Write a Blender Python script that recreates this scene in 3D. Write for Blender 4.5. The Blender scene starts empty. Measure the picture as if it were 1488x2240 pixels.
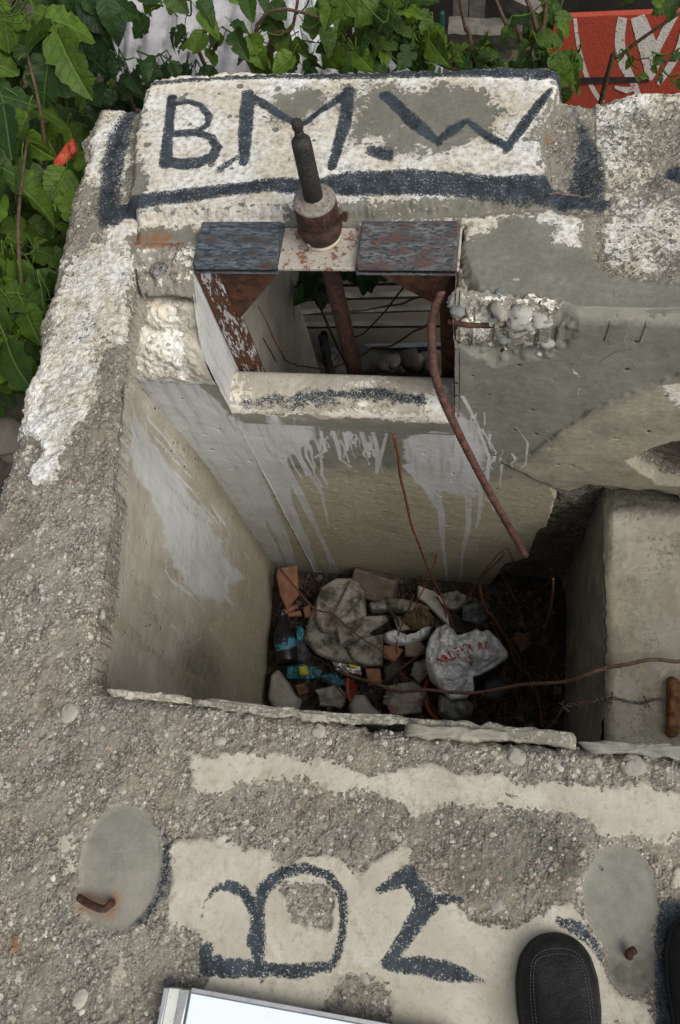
import bpy, math, random
import numpy as np
from mathutils import Matrix, Vector
random.seed(7); rng = np.random.default_rng(11)
S = bpy.context.scene
COL = S.collection

# ------------------------------------------------------------------ camera, world, sun, exposure
F = 1708.0                                   # focal length in photo pixels
HC = 1.4                                     # camera height above the slab
_n = np.array([256, 730, F]); _n /= np.linalg.norm(_n)
_y = np.array([564, -4193, F]); _y -= _n*(_y@_n); _y /= np.linalg.norm(_y)
_z = -_n; _x = np.cross(_y, _z)
CAM = np.array([0, 0, HC])
cd = bpy.data.cameras.new('camera'); cam = bpy.data.objects.new('camera', cd); COL.objects.link(cam)
cd.sensor_fit = 'VERTICAL'; cd.sensor_height = 24.0; cd.lens = 24.0*F/2240.0
cd.clip_start = 0.02; cd.clip_end = 400
R = np.array([[_x[0], -_x[1], -_x[2], 0], [_y[0], -_y[1], -_y[2], 0], [_z[0], -_z[1], -_z[2], HC], [0, 0, 0, 1]])
cam.matrix_world = Matrix(R.tolist())
S.camera = cam
W = bpy.data.worlds.new('World'); S.world = W; W.use_nodes = True
nt = W.node_tree; bg = nt.nodes['Background']
sky = nt.nodes.new('ShaderNodeTexSky'); sky.sky_type = 'NISHITA'; sky.sun_disc = False
SUN_EL, SUN_AZ = math.radians(47), math.radians(122)
sky.sun_elevation = SUN_EL; sky.sun_rotation = SUN_AZ; sky.dust_density = 4; sky.air_density = 1.0
hs = nt.nodes.new('ShaderNodeHueSaturation'); hs.inputs['Saturation'].default_value = 0.25
nt.links.new(sky.outputs[0], hs.inputs['Color']); nt.links.new(hs.outputs[0], bg.inputs[0]); bg.inputs[1].default_value = 0.13
sd_ = bpy.data.lights.new('sun', 'SUN'); sun = bpy.data.objects.new('sun', sd_); COL.objects.link(sun)
sd_.energy = 1.7; sd_.angle = math.radians(50); sd_.color = (1, .97, .92)
d_ = Vector((math.sin(SUN_AZ)*math.cos(SUN_EL), math.cos(SUN_AZ)*math.cos(SUN_EL), math.sin(SUN_EL)))
sun.rotation_euler = d_.to_track_quat('Z', 'Y').to_euler(); sun.location = (0, 0, 6)
S.view_settings.view_transform = 'Standard'; S.view_settings.look = 'None'
S.view_settings.exposure = 0.33; S.view_settings.gamma = 1.0

# ------------------------------------------------------------------ geometry of the view (measuring the place)
def ray(px, py):
    d = np.array([px-744, py-1120, F]); return np.array([d@_x, d@_y, d@_z])
def at(px, py, ax, v):
    """point of the plane world[ax]=v that the photo shows at px,py"""
    r = ray(px, py); return CAM + (v-CAM[ax])/r[ax]*r
def Z(px, py, z=0.0): return at(px, py, 2, z)
def YY(px, py, y): return at(px, py, 1, y)
def XX(px, py, x): return at(px, py, 0, x)

YB = 1.05        # face of the far pit wall
ZF = -1.9        # pit floor
ZS = -0.42       # window sill
OX0, OX1 = -0.70, -0.078   # window opening
ZL = -0.94; XL = 0.386     # ledge block at the right
GZ = -1.8        # ground outside

# ------------------------------------------------------------------ numpy noise
def _h(ix, iy, s):
    h = (ix.astype(np.int64)*374761393 + iy.astype(np.int64)*668265263 + s*1442695041) & 0xffffffff
    h = ((h ^ (h >> 13))*1274126177) & 0xffffffff
    h = ((h ^ (h >> 15))*2246822519) & 0xffffffff
    return ((h ^ (h >> 16)) & 0xffffff)/float(0xffffff)
def vn(x, y, s=0):
    ix = np.floor(x); iy = np.floor(y); fx = x-ix; fy = y-iy
    fx = fx*fx*(3-2*fx); fy = fy*fy*(3-2*fy)
    a = _h(ix, iy, s); b = _h(ix+1, iy, s); c = _h(ix, iy+1, s); d = _h(ix+1, iy+1, s)
    return (a*(1-fx)+b*fx)*(1-fy)+(c*(1-fx)+d*fx)*fy
def fbm(x, y, sc, o=4, s=0, g=.5):
    x = np.asarray(x, float)*sc; y = np.asarray(y, float)*sc; r = 0; a = 1; t = 0
    for k in range(o):
        r = r+a*vn(x+17.3*k, y-9.1*k, s+k); t += a; a *= g; x = x*2.03; y = y*2.03
    return r/t-.5
def worley(x, y, sc, s=0):
    x = x*sc; y = y*sc; ix = np.floor(x); iy = np.floor(y)
    best = np.full(x.shape, 9.); bid = np.zeros(x.shape)
    for dx in (-1, 0, 1):
        for dy in (-1, 0, 1):
            cx = ix+dx; cy = iy+dy
            d = np.hypot(cx+_h(cx, cy, s)-x, cy+_h(cx, cy, s+5)-y)
            m = d < best; best = np.where(m, d, best); bid = np.where(m, _h(cx, cy, s+9), bid)
    return best, bid
def pebbles(x, y, sc, s=0, dens=.6):
    d, i = worley(x, y, sc, s); r = .25+.3*((i*7.13) % 1)
    return np.where(i < dens, np.sqrt(np.clip(1-(d/r)**2, 0, 1))*r, 0)

def sdpoly(P, poly, margin=.08):
    poly = np.asarray(poly, float)[:, :2]; out = np.full(len(P), 1.0)
    lo = poly.min(0)-margin; hi = poly.max(0)+margin
    m = np.all((P >= lo) & (P <= hi), axis=1); Q = P[m]
    if not len(Q): return out
    d = np.full(len(Q), 1e9); ins = np.zeros(len(Q), bool); n = len(poly)
    for i in range(n):
        a = poly[i]; b = poly[(i+1) % n]; e = b-a; w = Q-a
        t = np.clip((w@e)/(e@e+1e-12), 0, 1); d = np.minimum(d, ((w-t[:, None]*e)**2).sum(1))
        c = ((a[1] > Q[:, 1]) != (b[1] > Q[:, 1]))
        if abs(b[1]-a[1]) > 1e-12:
            ins ^= c & (Q[:, 0] < (b[0]-a[0])*(Q[:, 1]-a[1])/(b[1]-a[1])+a[0])
    d = np.sqrt(d); out[m] = np.where(ins, -d, d); return out
def sdline(P, pts, hw, margin=.08):
    pts = np.asarray(pts, float)[:, :2]; hw = np.broadcast_to(np.asarray(hw, float), (len(pts),))
    out = np.full(len(P), 1.0); mg = margin+hw.max(); lo = pts.min(0)-mg; hi = pts.max(0)+mg
    m = np.all((P >= lo) & (P <= hi), axis=1); Q = P[m]
    if not len(Q): return out
    d = np.full(len(Q), 1e9)
    for i in range(len(pts)-1):
        a = pts[i]; e = pts[i+1]-a; w = Q-a; t = np.clip((w@e)/(e@e+1e-12), 0, 1)
        d = np.minimum(d, np.hypot(*(w-t[:, None]*e).T)-(hw[i]+(hw[i+1]-hw[i])*t))
    out[m] = d; return out
def fld(sd, w=.03): return np.clip(.5-sd/(2*w), 0, 1)
def sm(x, a, b):
    t = np.clip((x-a)/(b-a), 0, 1); return t*t*(3-2*t)

# ------------------------------------------------------------------ object helpers
def parent_to(o, p):
    if p is not None:
        o.parent = p; o.location = Vector(o.location)-p.location
def tag(o, label=None, cat=None, group=None, kind=None):
    if label: o['label'] = label
    if cat: o['category'] = cat
    if group: o['group'] = group
    if kind: o['kind'] = kind
    return o
def thing(name, loc, label, cat, group=None):
    o = bpy.data.objects.new(name, None); o.empty_display_size = .05; COL.objects.link(o); o.location = tuple(float(v) for v in loc)
    return tag(o, label, cat, group)
def mk(name, V, Fc, mat, parent=None, smooth=True, attrs=None):
    """V world coordinates (n,3); Fc array (m,k) or list of such arrays"""
    V = np.asarray(V, float)
    if parent is not None: V = V-np.array(parent.location)
    me = bpy.data.meshes.new(name)
    groups = Fc if isinstance(Fc, list) else [Fc]
    groups = [np.asarray(g, np.int32) for g in groups if len(g)]
    me.vertices.add(len(V)); me.vertices.foreach_set('co', V.astype(np.float32).ravel())
    idx = np.concatenate([g.ravel() for g in groups]); tot = np.concatenate([np.full(len(g), g.shape[1]) for g in groups])
    st = np.concatenate([[0], np.cumsum(tot)[:-1]])
    me.loops.add(len(idx)); me.loops.foreach_set('vertex_index', idx.astype(np.int32))
    me.polygons.add(len(tot)); me.polygons.foreach_set('loop_start', st.astype(np.int32)); me.polygons.foreach_set('loop_total', tot.astype(np.int32))
    me.polygons.foreach_set('use_smooth', np.full(len(tot), smooth))
    me.update(calc_edges=True); me.validate()
    for k, v in (attrs or {}).items():
        v = np.asarray(v, np.float32)
        if v.ndim == 2:
            a = me.attributes.new(k, 'FLOAT_COLOR', 'POINT'); a.data.foreach_set('color', np.ascontiguousarray(v).ravel())
        else:
            a = me.attributes.new(k, 'FLOAT', 'POINT'); a.data.foreach_set('value', v)
    me.materials.append(mat)
    o = bpy.data.objects.new(name, me); COL.objects.link(o)
    if parent is not None: o.parent = parent
    return o
class MB:
    def __init__(s): s.v = []; s.f = {3: [], 4: []}; s.c = []; s.n = 0
    def add(s, V, Fs, c=None):
        V = np.asarray(V, float); s.v.append(V)
        for f in (Fs if isinstance(Fs, list) else [Fs]):
            f = np.asarray(f)
            if len(f): s.f[f.shape[1]].append(f+s.n)
        if c is not None:
            c = np.asarray(c, float); s.c.append(np.broadcast_to(c, (len(V), 4)) if c.ndim == 1 else c)
        s.n += len(V)
    def build(s, name, mat, parent=None, smooth=True):
        fs = [np.concatenate(s.f[k]) for k in (3, 4) if s.f[k]]
        return mk(name, np.concatenate(s.v), fs, mat, parent, smooth, {'vc': np.concatenate(s.c)} if s.c else None)
def ngrid(nu, nv):
    i = np.arange(nu-1)[:, None]*nv+np.arange(nv-1)[None, :]; i = i.ravel()
    return np.stack([i, i+1, i+nv+1, i+nv], 1)
def rbox(mb, lo, hi, b=.004, M=None, c=None, jit=0):
    """box with chamfered edges and softly uneven faces"""
    lo = np.array(lo, float); hi = np.array(hi, float); b = min(b, (hi-lo).min()*.45)
    V = []; Fs = []; F3 = []
    ctr = (lo+hi)/2; hf = (hi-lo)/2; idx = {}
    for sx in (-1, 1):
        for sy in (-1, 1):
            for sz in (-1, 1):
                for ax in range(3):
                    p = np.array([sx, sy, sz])*(hf-b); p[ax] += [sx, sy, sz][ax]*b
                    idx[(sx, sy, sz, ax)] = len(V); V.append(ctr+p)
    s2 = (-1, 1)
    for ax in range(3):
        o = [k for k in range(3) if k != ax]
        for sa in s2:
            q = []
            for (u, v) in ((-1, -1), (1, -1), (1, 1), (-1, 1)):
                k = [0, 0, 0]; k[ax] = sa; k[o[0]] = u; k[o[1]] = v; q.append(idx[(*k, ax)])
            Fs.append(q if sa*(1 if ax != 1 else -1) > 0 else q[::-1])
        for u in s2:
            for v in s2:
                k0 = [0, 0, 0]; k0[ax] = -1; k0[o[0]] = u; k0[o[1]] = v; k1 = list(k0); k1[ax] = 1
                Fs.append([idx[(*k0, o[0])], idx[(*k1, o[0])], idx[(*k1, o[1])], idx[(*k0, o[1])]])
    for sx in s2:
        for sy in s2:
            for sz in s2: F3.append([idx[(sx, sy, sz, a)] for a in range(3)])
    V = np.array(V)
    if jit: V = V+rng.normal(0, jit, V.shape)
    if M is not None: V = np.array([list(M@Vector(p)) for p in V])
    mb.add(V, [np.array(Fs), np.array(F3)], c)
def frame_t(t):
    t = t/np.linalg.norm(t); a = np.array([0, 0, 1.]) if abs(t[2]) < .9 else np.array([1., 0, 0])
    u = np.cross(a, t); u /= np.linalg.norm(u); return u, np.cross(t, u)
def smoothpts(pts, k=6):
    pts = np.asarray(pts, float); n = len(pts)
    if n < 3: return np.array([pts[0]+(pts[-1]-pts[0])*t for t in np.linspace(0, 1, k+1)])
    o = []
    for i in range(n-1):
        p0 = pts[max(i-1, 0)]; p1 = pts[i]; p2 = pts[i+1]; p3 = pts[min(i+2, n-1)]
        for t in np.arange(k)/k:
            o.append(.5*((2*p1)+(-p0+p2)*t+(2*p0-5*p1+4*p2-p3)*t*t+(-p0+3*p1-3*p2+p3)*t**3))
    o.append(pts[-1]); return np.array(o)
def tube(mb, pts, r0, r1=None, n=8, k=6, c=None, wob=0):
    P = smoothpts(pts, k); m = len(P); r1 = r0 if r1 is None else r1
    rr = np.linspace(r0, r1, m)
    if wob: rr = rr*(1+wob*rng.normal(0, 1, m)); P = P+rng.normal(0, wob*r0*.8, P.shape)
    T = np.gradient(P, axis=0); V = []
    u, v = frame_t(T[0])
    for i in range(m):
        t = T[i]/np.linalg.norm(T[i]); u = u-t*(u@t); u /= np.linalg.norm(u); v = np.cross(t, u)
        for j in range(n):
            a = 2*math.pi*j/n; V.append(P[i]+rr[i]*(math.cos(a)*u+math.sin(a)*v))
    Fs = [[i*n+j, i*n+(j+1) % n, (i+1)*n+(j+1) % n, (i+1)*n+j] for i in range(m-1) for j in range(n)]
    V += [P[0], P[-1]]; b = m*n
    F3 = [[b, (j+1) % n, j] for j in range(n)]+[[b+1, (m-1)*n+j, (m-1)*n+(j+1) % n] for j in range(n)]
    mb.add(np.array(V), [np.array(Fs), np.array(F3)], c)
def lathe(mb, base, prof, n=32, axis=(0, 0, 1), c=None):
    t = np.array(axis, float); t /= np.linalg.norm(t); u, v = frame_t(t); base = np.array(base, float); V = []; m = len(prof)
    for (r, h) in prof:
        for j in range(n):
            a = 2*math.pi*j/n; V.append(base+t*h+r*(math.cos(a)*u+math.sin(a)*v))
    Fs = [[i*n+j, i*n+(j+1) % n, (i+1)*n+(j+1) % n, (i+1)*n+j] for i in range(m-1) for j in range(n)]
    mb.add(np.array(V), np.array(Fs), c)
def resample(poly, n, rnd=0):
    p = np.asarray(poly, float); q = np.vstack([p, p[:1]]); L = np.concatenate([[0], np.cumsum(np.linalg.norm(np.diff(q, axis=0), axis=1))])
    s = np.linspace(0, L[-1], n, endpoint=False); r = np.stack([np.interp(s, L, q[:, k]) for k in range(q.shape[1])], 1)
    for _ in range(rnd): r = (np.roll(r, 1, 0)+2*r+np.roll(r, -1, 0))/4
    return r
def lump(name, poly, thick, mat, parent=None, top=None, ragged=0.0, bottom=0.0, n=96, K=22, rnd=2, prof=.35, attrs=None, smooth=True, c=None, base=0.0, jag=0.0):
    """closed body on a traced outline: poly (n,3) world points of its foot; top(x,y,s)->extra height"""
    b = resample(poly, n, rnd); ctr = b.mean(0)
    if jag:
        k = 1+jag*fbm(np.arange(n)*1., np.full(n, thick*1000), .8, 3, int(abs(ctr[0]*999)) % 97); b = ctr+(b-ctr)*k[:, None]
    if ragged: b = b+np.stack([ragged*fbm(b[:, 0], b[:, 1], 45, 4, 5), ragged*fbm(b[:, 0], b[:, 1], 45, 4, 15), 0*b[:, 0]], 1)
    V = []; ss = np.linspace(1, 0, K)[:-1]
    for s in ss: V.append(ctr+(b-ctr)*s)
    V = np.concatenate(V); s_ = np.repeat(ss, n); V = np.vstack([V, ctr]); s_ = np.append(s_, 0)
    h = thick*np.clip(1-s_**(1/prof), 0, 1)**.5
    ex = top(V[:, 0], V[:, 1], s_) if top else 0
    T = V.copy(); T[:, 2] += h+ex*np.clip((1-s_)*6, 0, 1)+base
    B = V.copy(); B[:, 2] += bottom*np.clip((1-s_)*5, 0, 1)-.0015
    m = len(ss); Fs = []
    for i in range(m-1):
        for j in range(n): Fs.append([i*n+j, (i+1)*n+j, (i+1)*n+(j+1) % n, i*n+(j+1) % n])
    F3 = [[(m-1)*n+j, m*n, (m-1)*n+(j+1) % n] for j in range(n)]
    Fs = np.array(Fs); F3 = np.array(F3); N = len(T)
    rim = np.array([[j, (j+1) % n, N+(j+1) % n, N+j] for j in range(n)])
    allV = np.vstack([T, B]); at_ = {}
    if c is not None: at_['vc'] = np.broadcast_to(np.array(c, float), (len(allV), 4))
    if attrs: at_.update({k: f(allV) for k, f in attrs.items()})
    o = mk(name, allV, [np.vstack([Fs[:, ::-1], Fs+N, rim[:, ::-1]]), np.vstack([F3[:, ::-1], F3+N])], mat, parent, smooth, at_)
    return o, (ctr, b)

# ------------------------------------------------------------------ materials
class NB:
    def __init__(s, name):
        s.m = bpy.data.materials.new(name); s.m.use_nodes = True; s.t = s.m.node_tree; s.b = s.t.nodes['Principled BSDF']
        s.pos = s.t.nodes.new('ShaderNodeNewGeometry').outputs['Position']
    def lk(s, a, b): s.t.links.new(a, b)
    def val(s, sock, v):
        if isinstance(v, (int, float)): sock.default_value = v
        elif isinstance(v, tuple): sock.default_value = v if len(v) == 4 or sock.type == 'VECTOR' else (*v, 1)
        else: s.lk(v, sock)
    def noise(s, sc, det=5, rough=.55, vec=None, dist=0, col=False):
        n = s.t.nodes.new('ShaderNodeTexNoise'); s.lk(vec or s.pos, n.inputs['Vector']); n.inputs['Scale'].default_value = sc
        n.inputs['Detail'].default_value = det; n.inputs['Roughness'].default_value = rough; n.inputs['Distortion'].default_value = dist
        return n.outputs['Color' if col else 'Fac']
    def vor(s, sc, feat='F1', out='Distance', vec=None, rnd=1):
        n = s.t.nodes.new('ShaderNodeTexVoronoi'); n.feature = feat; s.lk(vec or s.pos, n.inputs['Vector']); n.inputs['Scale'].default_value = sc
        n.inputs['Randomness'].default_value = rnd
        return n.outputs[out]
    def attr(s, nm, out='Fac'):
        n = s.t.nodes.new('ShaderNodeAttribute'); n.attribute_name = nm; return n.outputs[out]
    def math(s, op, a, b=0.0, c=None):
        n = s.t.nodes.new('ShaderNodeMath'); n.operation = op; s.val(n.inputs[0], a); s.val(n.inputs[1], b)
        if c is not None: s.val(n.inputs[2], c)
        return n.outputs[0]
    def map(s, v, a, b, c=0., d=1., smooth=True):
        n = s.t.nodes.new('ShaderNodeMapRange'); n.interpolation_type = 'SMOOTHSTEP' if smooth else 'LINEAR'; s.val(n.inputs[0], v)
        for k, x in zip((1, 2, 3, 4), (a, b, c, d)): s.val(n.inputs[k], x)
        return n.outputs[0]
    def mix(s, f, a, b, mode='MIX'):
        n = s.t.nodes.new('ShaderNodeMix'); n.data_type = 'RGBA'; n.blend_type = mode; s.val(n.inputs[0], f); s.val(n.inputs[6], a); s.val(n.inputs[7], b)
        return n.outputs[2]
    def ramp(s, f, stops):
        n = s.t.nodes.new('ShaderNodeValToRGB'); s.lk(f, n.inputs[0]); e = n.color_ramp.elements
        while len(e) < len(stops): e.new(.5)
        for x, (p, c) in zip(e, stops): x.position = p; x.color = (*c, 1)
        return n.outputs[0]
    def sep(s, v, i):
        n = s.t.nodes.new('ShaderNodeSeparateXYZ'); s.lk(v, n.inputs[0]); return n.outputs[i]
    def scalev(s, v, k):
        n = s.t.nodes.new('ShaderNodeVectorMath'); n.operation = 'MULTIPLY'; s.lk(v, n.inputs[0]); n.inputs[1].default_value = k; return n.outputs[0]
    def addv(s, v, w, k=1.0):
        n = s.t.nodes.new('ShaderNodeVectorMath'); n.operation = 'MULTIPLY_ADD'; s.lk(w, n.inputs[0]); n.inputs[1].default_value = (k, k, k); s.lk(v, n.inputs[2]); return n.outputs[0]
    def bump(s, h, dist, st=1.0, prev=None):
        n = s.t.nodes.new('ShaderNodeBump'); s.val(n.inputs['Height'], h); n.inputs['Distance'].default_value = dist; s.val(n.inputs['Strength'], st)
        if prev: s.lk(prev, n.inputs['Normal'])
        return n.outputs[0]
    def done(s, col, rough=.9, nrm=None, metal=0., spec=None, **kw):
        s.val(s.b.inputs['Base Color'], col); s.val(s.b.inputs['Roughness'], rough); s.val(s.b.inputs['Metallic'], metal)
        if nrm: s.lk(nrm, s.b.inputs['Normal'])
        if spec is not None: s.b.inputs['Specular IOR Level'].default_value = spec
        for k, v in kw.items(): s.val(s.b.inputs[k.replace('_', ' ')], v)
        return s.m

def concrete_mat():
    b = NB('weathered_concrete')
    warp = b.noise(30, 3, .5, col=True); wp = b.addv(b.pos, warp, .012)
    n1 = b.noise(420, 4, .6); n2 = b.noise(70, 7, .65); n3 = b.noise(9, 5, .6); n4 = b.noise(180, 5, .7)
    v1d = b.vor(95, vec=wp); v1c = b.sep(b.vor(95, out='Color', vec=wp), 0)
    v2d = b.vor(230, vec=wp); v2c = b.sep(b.vor(230, out='Color', vec=wp), 0)
    v2e = b.vor(230, feat='DISTANCE_TO_EDGE', vec=wp)
    # exposed aggregate
    mtx = b.mix(b.map(n2, .3, .7), (.118, .109, .088), (.255, .24, .195))
    mtx = b.mix(b.map(n3, .35, .65, 0, .6), mtx, (.235, .21, .175))
    small = b.ramp(v2c, [(0, (.06, .055, .044)), (.35, (.155, .142, .112)), (.6, (.27, .25, .20)), (.85, (.42, .395, .33)), (1, (.55, .52, .47))])
    agg = b.mix(b.math('MULTIPLY', b.map(v2e, .02, .14), b.map(n4, .38, .6, .35, 1)), mtx, small)
    big = b.ramp(v1c, [(0, (.07, .065, .06)), (.3, (.16, .14, .11)), (.6, (.30, .265, .215)), (.85, (.42, .375, .30)), (1, (.58, .55, .50))])
    rad = b.map(v1c, .55, 1, .05, .5, False)
    bm_ = b.math('MULTIPLY', b.map(b.math('SUBTRACT', rad, v1d), -.02, .06), b.map(n2, .38, .5))
    agg = b.mix(bm_, agg, big)
    # worn cement between the grains
    n6 = b.noise(16, 7, .7); wornm = b.math('MULTIPLY', b.map(n6, .44, .60), .8)
    wc = b.mix(b.map(n2, .32, .68), (.150, .140, .112), (.305, .287, .232)); wc = b.mix(b.map(n1, .55, .7, 0, .6), wc, (.45, .42, .36)); wc = b.mix(b.map(n4, .30, .42, .6, 0), wc, (.07, .062, .05))
    agg = b.mix(wornm, agg, wc)
    pt = b.vor(48, vec=wp); ptc = b.sep(b.vor(48, out='Color', vec=wp), 1)
    agg = b.mix(b.math('MULTIPLY', b.map(pt, .22, .30, 1, 0), b.map(ptc, .80, .84)), agg, (.46, .43, .37))
    n7 = b.noise(4.5, 4, .6); agg = b.mix(b.map(n7, .42, .62, 0, .22), agg, b.mix(1, agg, (1.12, .93, .72), 'MULTIPLY')); agg = b.mix(b.map(n3, .52, .66, 0, .5), agg, (.095, .084, .065)); agg = b.mix(b.map(n3, .30, .42, .35, 0), agg, (.36, .335, .28))
    sp = b.noise(700, 3, .7); agg = b.mix(b.map(sp, .34, .46, .75, 0), agg, (.045, .04, .032)); agg = b.mix(b.map(sp, .58, .68, 0, .55), agg, (.50, .475, .42))
    ring = b.math('ABSOLUTE', b.math('SUBTRACT', b.vor(150), .22)); agg = b.mix(b.math('MULTIPLY', b.map(ring, .03, .07, .6, 0), b.map(b.sep(b.vor(150, out='Color'), 0), .74, .78)), agg, (.50, .49, .46))
    # smooth cement render
    mor = b.mix(b.map(n3, .3, .7), (.150, .145, .118), (.225, .215, .178))
    mor = b.mix(b.map(n2, .35, .75, 0, .5), mor, (.26, .25, .215))
    mor = b.mix(b.map(n4, .25, .75, .5, 1.), b.mix(.35, mor, (.06, .055, .045)), mor)
    mor = b.mix(b.map(n1, .60, .72, 0, .5), mor, (.40, .38, .33)); mor = b.mix(b.map(n1, .26, .36, .45, 0), mor, (.07, .065, .05))
    tan = b.attr('a_tan')
    mor = b.mix(b.math('MULTIPLY', b.map(b.math('ADD', tan, b.math('MULTIPLY_ADD', n3, .7, -.35)), .2, .8), .85), mor, b.mix(b.map(n2, .3, .7), (.33, .30, .205), (.45, .41, .305)))
    edge = b.math('ADD', b.math('MULTIPLY_ADD', n2, .5, -.25), b.math('MULTIPLY_ADD', n4, .22, -.11))
    def mask(nm, amp=1.0, w=.03, thr=.5):
        return b.map(b.math('MULTIPLY_ADD', edge, amp, b.attr(nm)), thr-w, thr+w)
    msm = mask('a_smo', .8, .05)
    col = b.mix(msm, agg, mor)
    # thin cream plaster
    crm = b.mix(b.map(n3, .3, .7), (.325, .30, .24), (.42, .395, .33))
    crm = b.mix(b.map(n2, .50, .68, 0, .6), crm, (.30, .265, .19))
    crm = b.mix(b.map(n4, .56, .72, 0, .75), crm, (.27, .21, .14))
    crm = b.mix(b.map(n1, .6, .75, 0, .5), crm, (.20, .17, .13))
    mcr = b.map(b.math('ADD', b.math('MULTIPLY_ADD', edge, 1.05, b.attr('a_crm')), b.math('MULTIPLY_ADD', v2c, .12, -.06)), .47, .53)
    mcr = b.math('MULTIPLY', mcr, b.map(n4, .22, .30, .4, 1))
    col = b.mix(mcr, col, crm)
    # white paint, worn in patches
    wht = b.mix(b.map(n3, .35, .65), (.60, .545, .44), (.74, .735, .70))
    wht = b.mix(b.map(n2, .48, .66, 0, .65), wht, (.55, .475, .34))
    wht = b.mix(b.map(n4, .56, .70, 0, .7), wht, (.38, .335, .26))
    wf = b.math('ADD', b.math('MULTIPLY_ADD', edge, 1.5, b.attr('a_wht')), b.math('MULTIPLY_ADD', v1c, .16, -.08))
    mwh0 = b.map(wf, .47, .53)
    n5 = b.noise(26, 6, .7)
    mwh = b.math('MULTIPLY', mwh0, b.map(b.math('MULTIPLY_ADD', n1, .45, b.math('MULTIPLY', n5, .55)), .40, .45, .12, 1))
    mwh = b.math('MULTIPLY', mwh, b.map(n1, .26, .36, .35, 1))
    col = b.mix(mwh, col, wht)
    # greyish paint runs
    mdr = mask('a_drp', .34, .06)
    col = b.mix(b.math('MULTIPLY', mdr, b.math('MULTIPLY', b.map(n4, .3, .45, .5, 1), b.map(b.noise(40, 5, .6, vec=b.scalev(b.pos, (1, 1, .12))), .36, .52, .62, .97))), col, b.mix(n3, (.40, .40, .39), (.56, .56, .555)))
    # grime, moss and other darkening; on the ledge side also painted shade
    gr = b.math('ADD', b.attr('a_grm_shade'), b.math('MULTIPLY_ADD', n2, .8, -.4))
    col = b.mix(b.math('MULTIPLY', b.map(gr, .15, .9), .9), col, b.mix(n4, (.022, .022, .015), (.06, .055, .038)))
    # blue-black painted lines
    bk = b.mix(b.map(n5, .35, .65), (.012, .017, .022), (.036, .048, .060))
    mbk = b.map(b.math('MULTIPLY_ADD', edge, .75, b.attr('a_blk')), .45, .55)
    wear = b.math('ADD', b.math('MULTIPLY', n1, .5), b.math('MULTIPLY', n4, .5))
    mbk = b.math('MULTIPLY', mbk, b.map(wear, b.map(b.attr('a_blk'), .4, .75, .47, .38, False), b.map(b.attr('a_blk'), .4, .75, .55, .445, False), .05, 1))
    col = b.mix(mbk, col, bk)
    mbk = b.math('MULTIPLY', mbk, b.map(b.math('MULTIPLY_ADD', n2, .5, b.math('MULTIPLY', n5, .5)), .43, .52, 1.0, .62))
    rs = b.map(b.math('MULTIPLY_ADD', n2, .6, b.math('SUBTRACT', b.attr('a_rst'), .3)), .2, .8)
    col = b.mix(rs, col, (.20, .085, .03))
    cr = b.attr('a_crk')
    col = b.mix(b.map(cr, .4, .6), col, (.03, .027, .022))
    # relief
    rough = b.math('MULTIPLY', b.math('SUBTRACT', 1, b.math('MAXIMUM', msm, b.math('MULTIPLY', mcr, .85))), b.map(wornm, 0, .8, .85, .35))
    n = b.bump(v2d, .004, b.math('MULTIPLY', rough, .9))
    n = b.bump(v1d, .006, b.math('MULTIPLY', rough, .55), n)
    n = b.bump(n2, .006, b.map(rough, 0, 1, .18, .7), n)
    n = b.bump(n1, .0010, .45, n)
    n = b.bump(b.math('ADD', mwh0, mcr), .0014, .8, n)
    return b.done(col, b.map(mbk, 0, 1, .92, .6), n, spec=.25)
CONC = concrete_mat()

def rust_mat(name, paint=None, amt=.5, str_=None, dark=(.018, .009, .006), rust=(.085, .030, .013), paint2=None, metal=.2, sc=1.0):
    b = NB(name)
    if str_: b.pos = b.scalev(b.pos, str_)
    n2 = b.noise(40*sc, 7, .65); n4 = b.noise(160*sc, 5, .7)
    col = b.mix(b.map(n2, .35, .65), dark, rust); col = b.mix(b.map(n4, .58, .72), col, (.19, .07, .028))
    if paint:
        m = b.map(b.math('MULTIPLY_ADD', n4, .35, b.math('MULTIPLY', n2, .65)), amt-.02, amt+.03)
        p = b.mix(b.map(n4, .4, .65), paint, paint2 or tuple(c*.6 for c in paint)); col = b.mix(m, p, col)
    n = b.bump(n2, .004, .7); n = b.bump(n4, .002, .8, n)
    return b.done(col, b.map(n4, .3, .7, .5, .9), n, spec=.35, metal=0)
RUST = rust_mat('rusted_steel')
LEG = rust_mat('rusted_steel_with_lime_runs', (.40, .39, .38), .455, (1, 1, .28), paint2=(.30, .27, .25))
PAD = rust_mat('black_painted_steel', (.02, .027, .033), .57, (.3, 1, 1), rust=(.05, .03, .02), paint2=(.11, .13, .145))
PAD2 = rust_mat('black_painted_steel_flaking', (.022, .028, .034), .535, (.4, 1, 1), rust=(.085, .045, .038), paint2=(.16, .155, .15))
PLATE = rust_mat('primed_steel_plate', (.30, .27, .235), .54, rust=(.16, .075, .045), paint2=(.40, .36, .29), sc=.6)
SHAFT = rust_mat('dark_rusty_tube', dark=(.018, .010, .008), rust=(.055, .022, .014))
BLKTUBE = rust_mat('blackened_tube', (.017, .016, .014), .60, rust=(.06, .025, .012), paint2=(.03, .028, .024))
REBAR = rust_mat('rusty_reinforcing_bar', dark=(.05, .022, .018), rust=(.11, .05, .038))

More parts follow.
